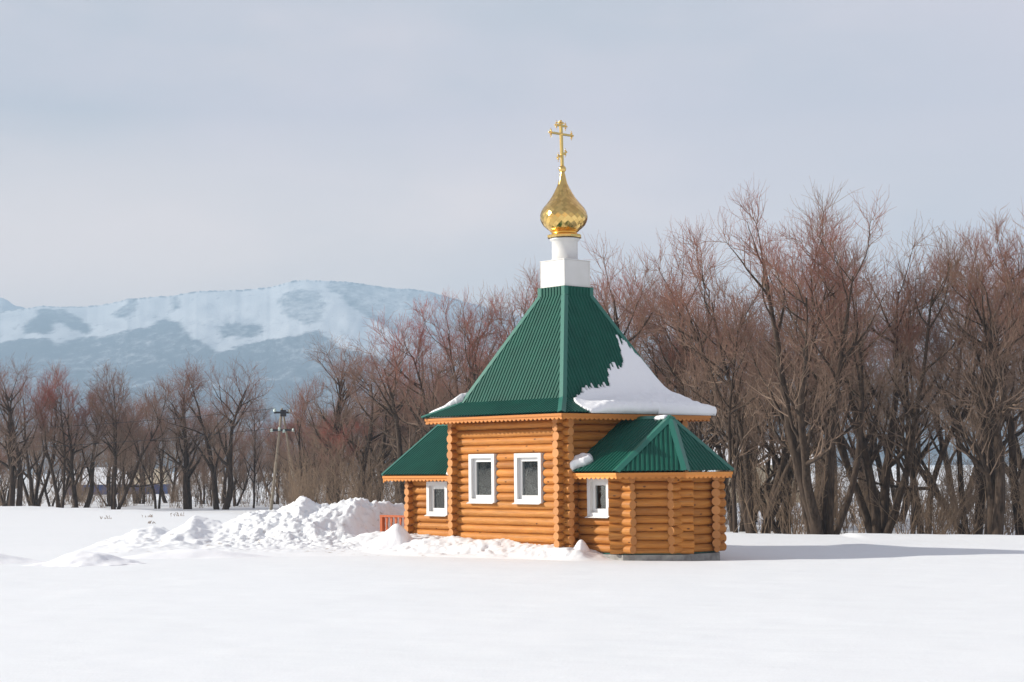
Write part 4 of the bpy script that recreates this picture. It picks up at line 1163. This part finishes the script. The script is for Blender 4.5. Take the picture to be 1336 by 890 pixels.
for i in range(NRW + 1):
    s = i / NRW
    jit = 1 + .02 * fbm(pxs * .01, pxs * 0 + s * 6, 3, 95)
    D = (D0_ + (D1 - D0_) * s ** .9) * jit
    zt_ = (hz_ - ridge_y) / F * D1 * (.97 + .03)
    und = fbm(pxs * .012 + s * 1.5, s * 7 + pxs * 0, 5, 97) * .02 * (s * (1 - s) * 4) + np.abs(fbm(pxs * .02 - s * 2.2, s * 1.5 + pxs * 0, 4, 99)) * .01 * (s * (1 - s) * 4)
    zf = zt_ * np.clip(s ** 1.15 + und, -.02, 1.0)
    py_ = hz_ - (zf - EYE) / D * F
    fm = np.zeros(len(pxs))
    wx = pxs + 5 * fbm(pxs * .12, py_ * .2, 4, 101) ; wy = py_ + 5 * fbm(pxs * .25 + 40, py_ * .1, 4, 103)
    for poly, v in FOR: fm = np.maximum(fm, v * inside(wx, wy, poly))
    kk = np.ones(7) / 7; fm = np.convolve(np.pad(fm, 3, mode='edge'), kk, mode='valid')
    if i >= NRW - 1: zf = zf + trees_ridge / F * D1; fm = np.maximum(fm, (trees_ridge > .25) * .8)
    rows_V.append(np.stack([(pxs - 668) / F * D, D, zf - .5], -1)); rows_F.append(fm)
for s, dz in ((200, 40), (700, 200)):             # the far side of the ridge
    v = rows_V[NRW].copy(); v[:, 1] += s; v[:, 2] -= dz; rows_V.append(v); rows_F.append(rows_F[NRW] * 0 + .5)
HILL, nt, p = new_mat('snowy_hillside', (.8, .8, .82), .9, 0, .1)
oc = N(nt, 'ShaderNodeTexCoord').outputs['Object']
fa_ = attr(nt, 'forest').outputs['Fac']
nf = noise(nt, oc, .085, 5, .75, (.8, .06, 1.3)); nb = noise(nt, oc, .006, 4)
k = math_(nt, 'ADD', fa_, math_(nt, 'MULTIPLY', math_(nt, 'SUBTRACT', nf, .5), 2.1))
sp_n = noise(nt, oc, .11, 3, .6, (1, .12, .8))
k = math_(nt, 'ADD', k, ramp(nt, sp_n, [(.60, (0, 0, 0)), (.70, (.5, .5, .5))]))
k = math_(nt, 'ADD', k, math_(nt, 'MULTIPLY', math_(nt, 'SUBTRACT', nb, .52), .9))
nt.links.new(mixc(nt, ramp(nt, k, [(.15, (0, 0, 0)), (1, (1, 1, 1))]), (.74, .76, .80), (.055, .065, .085)), p.inputs['Base Color'])
nh = len(pxs)
o = link('hills', np_mesh('hills', np.stack(rows_V), grid_quads(nh, len(rows_V)), attrs={'forest': np.stack(rows_F)}), HILL)
tag(o, 'long snowy hills with dark forest patches fading into blue haze', 'hills', kind='structure')
# a farther peak showing over the left end of the ridge
px2 = np.arange(-500, 60, 4.0); D2 = 3700.0
y2 = np.interp(px2, [-500, -120, -30, 0, 20, 60], [425, 392, 381, 386, 398, 412]); V = []
for s, dd in ((0, -500), (.5, -250), (1, 0), (.6, 300)):
    V.append(np.stack([(px2 - 668) / F * (D2 + dd), np.full(len(px2), D2 + dd), (hor(px2) - y2) / F * D2 * s + 8 * fbm(px2 * .05, px2 * 0 + s * 3, 3, 7)], -1))
o = link('far_hill', np_mesh('far_hill', np.stack(V), grid_quads(len(px2), 4), attrs={'forest': np.zeros((4, len(px2)))}), HILL)
tag(o, 'pale snowy peak rising behind the left end of the hills', 'hill', kind='structure')

# ------------------------------------------------------------------ render settings
cy_ = sc.cycles
cy_.use_denoising = True
cy_.max_bounces = 6; cy_.diffuse_bounces = 3; cy_.glossy_bounces = 3; cy_.transmission_bounces = 4; cy_.volume_bounces = 0; cy_.transparent_max_bounces = 4
cy_.caustics_reflective = False; cy_.caustics_refractive = False
sc.view_settings.view_transform = 'Standard'; sc.view_settings.look = 'None'
sc.view_settings.exposure = .66; sc.view_settings.gamma = 1
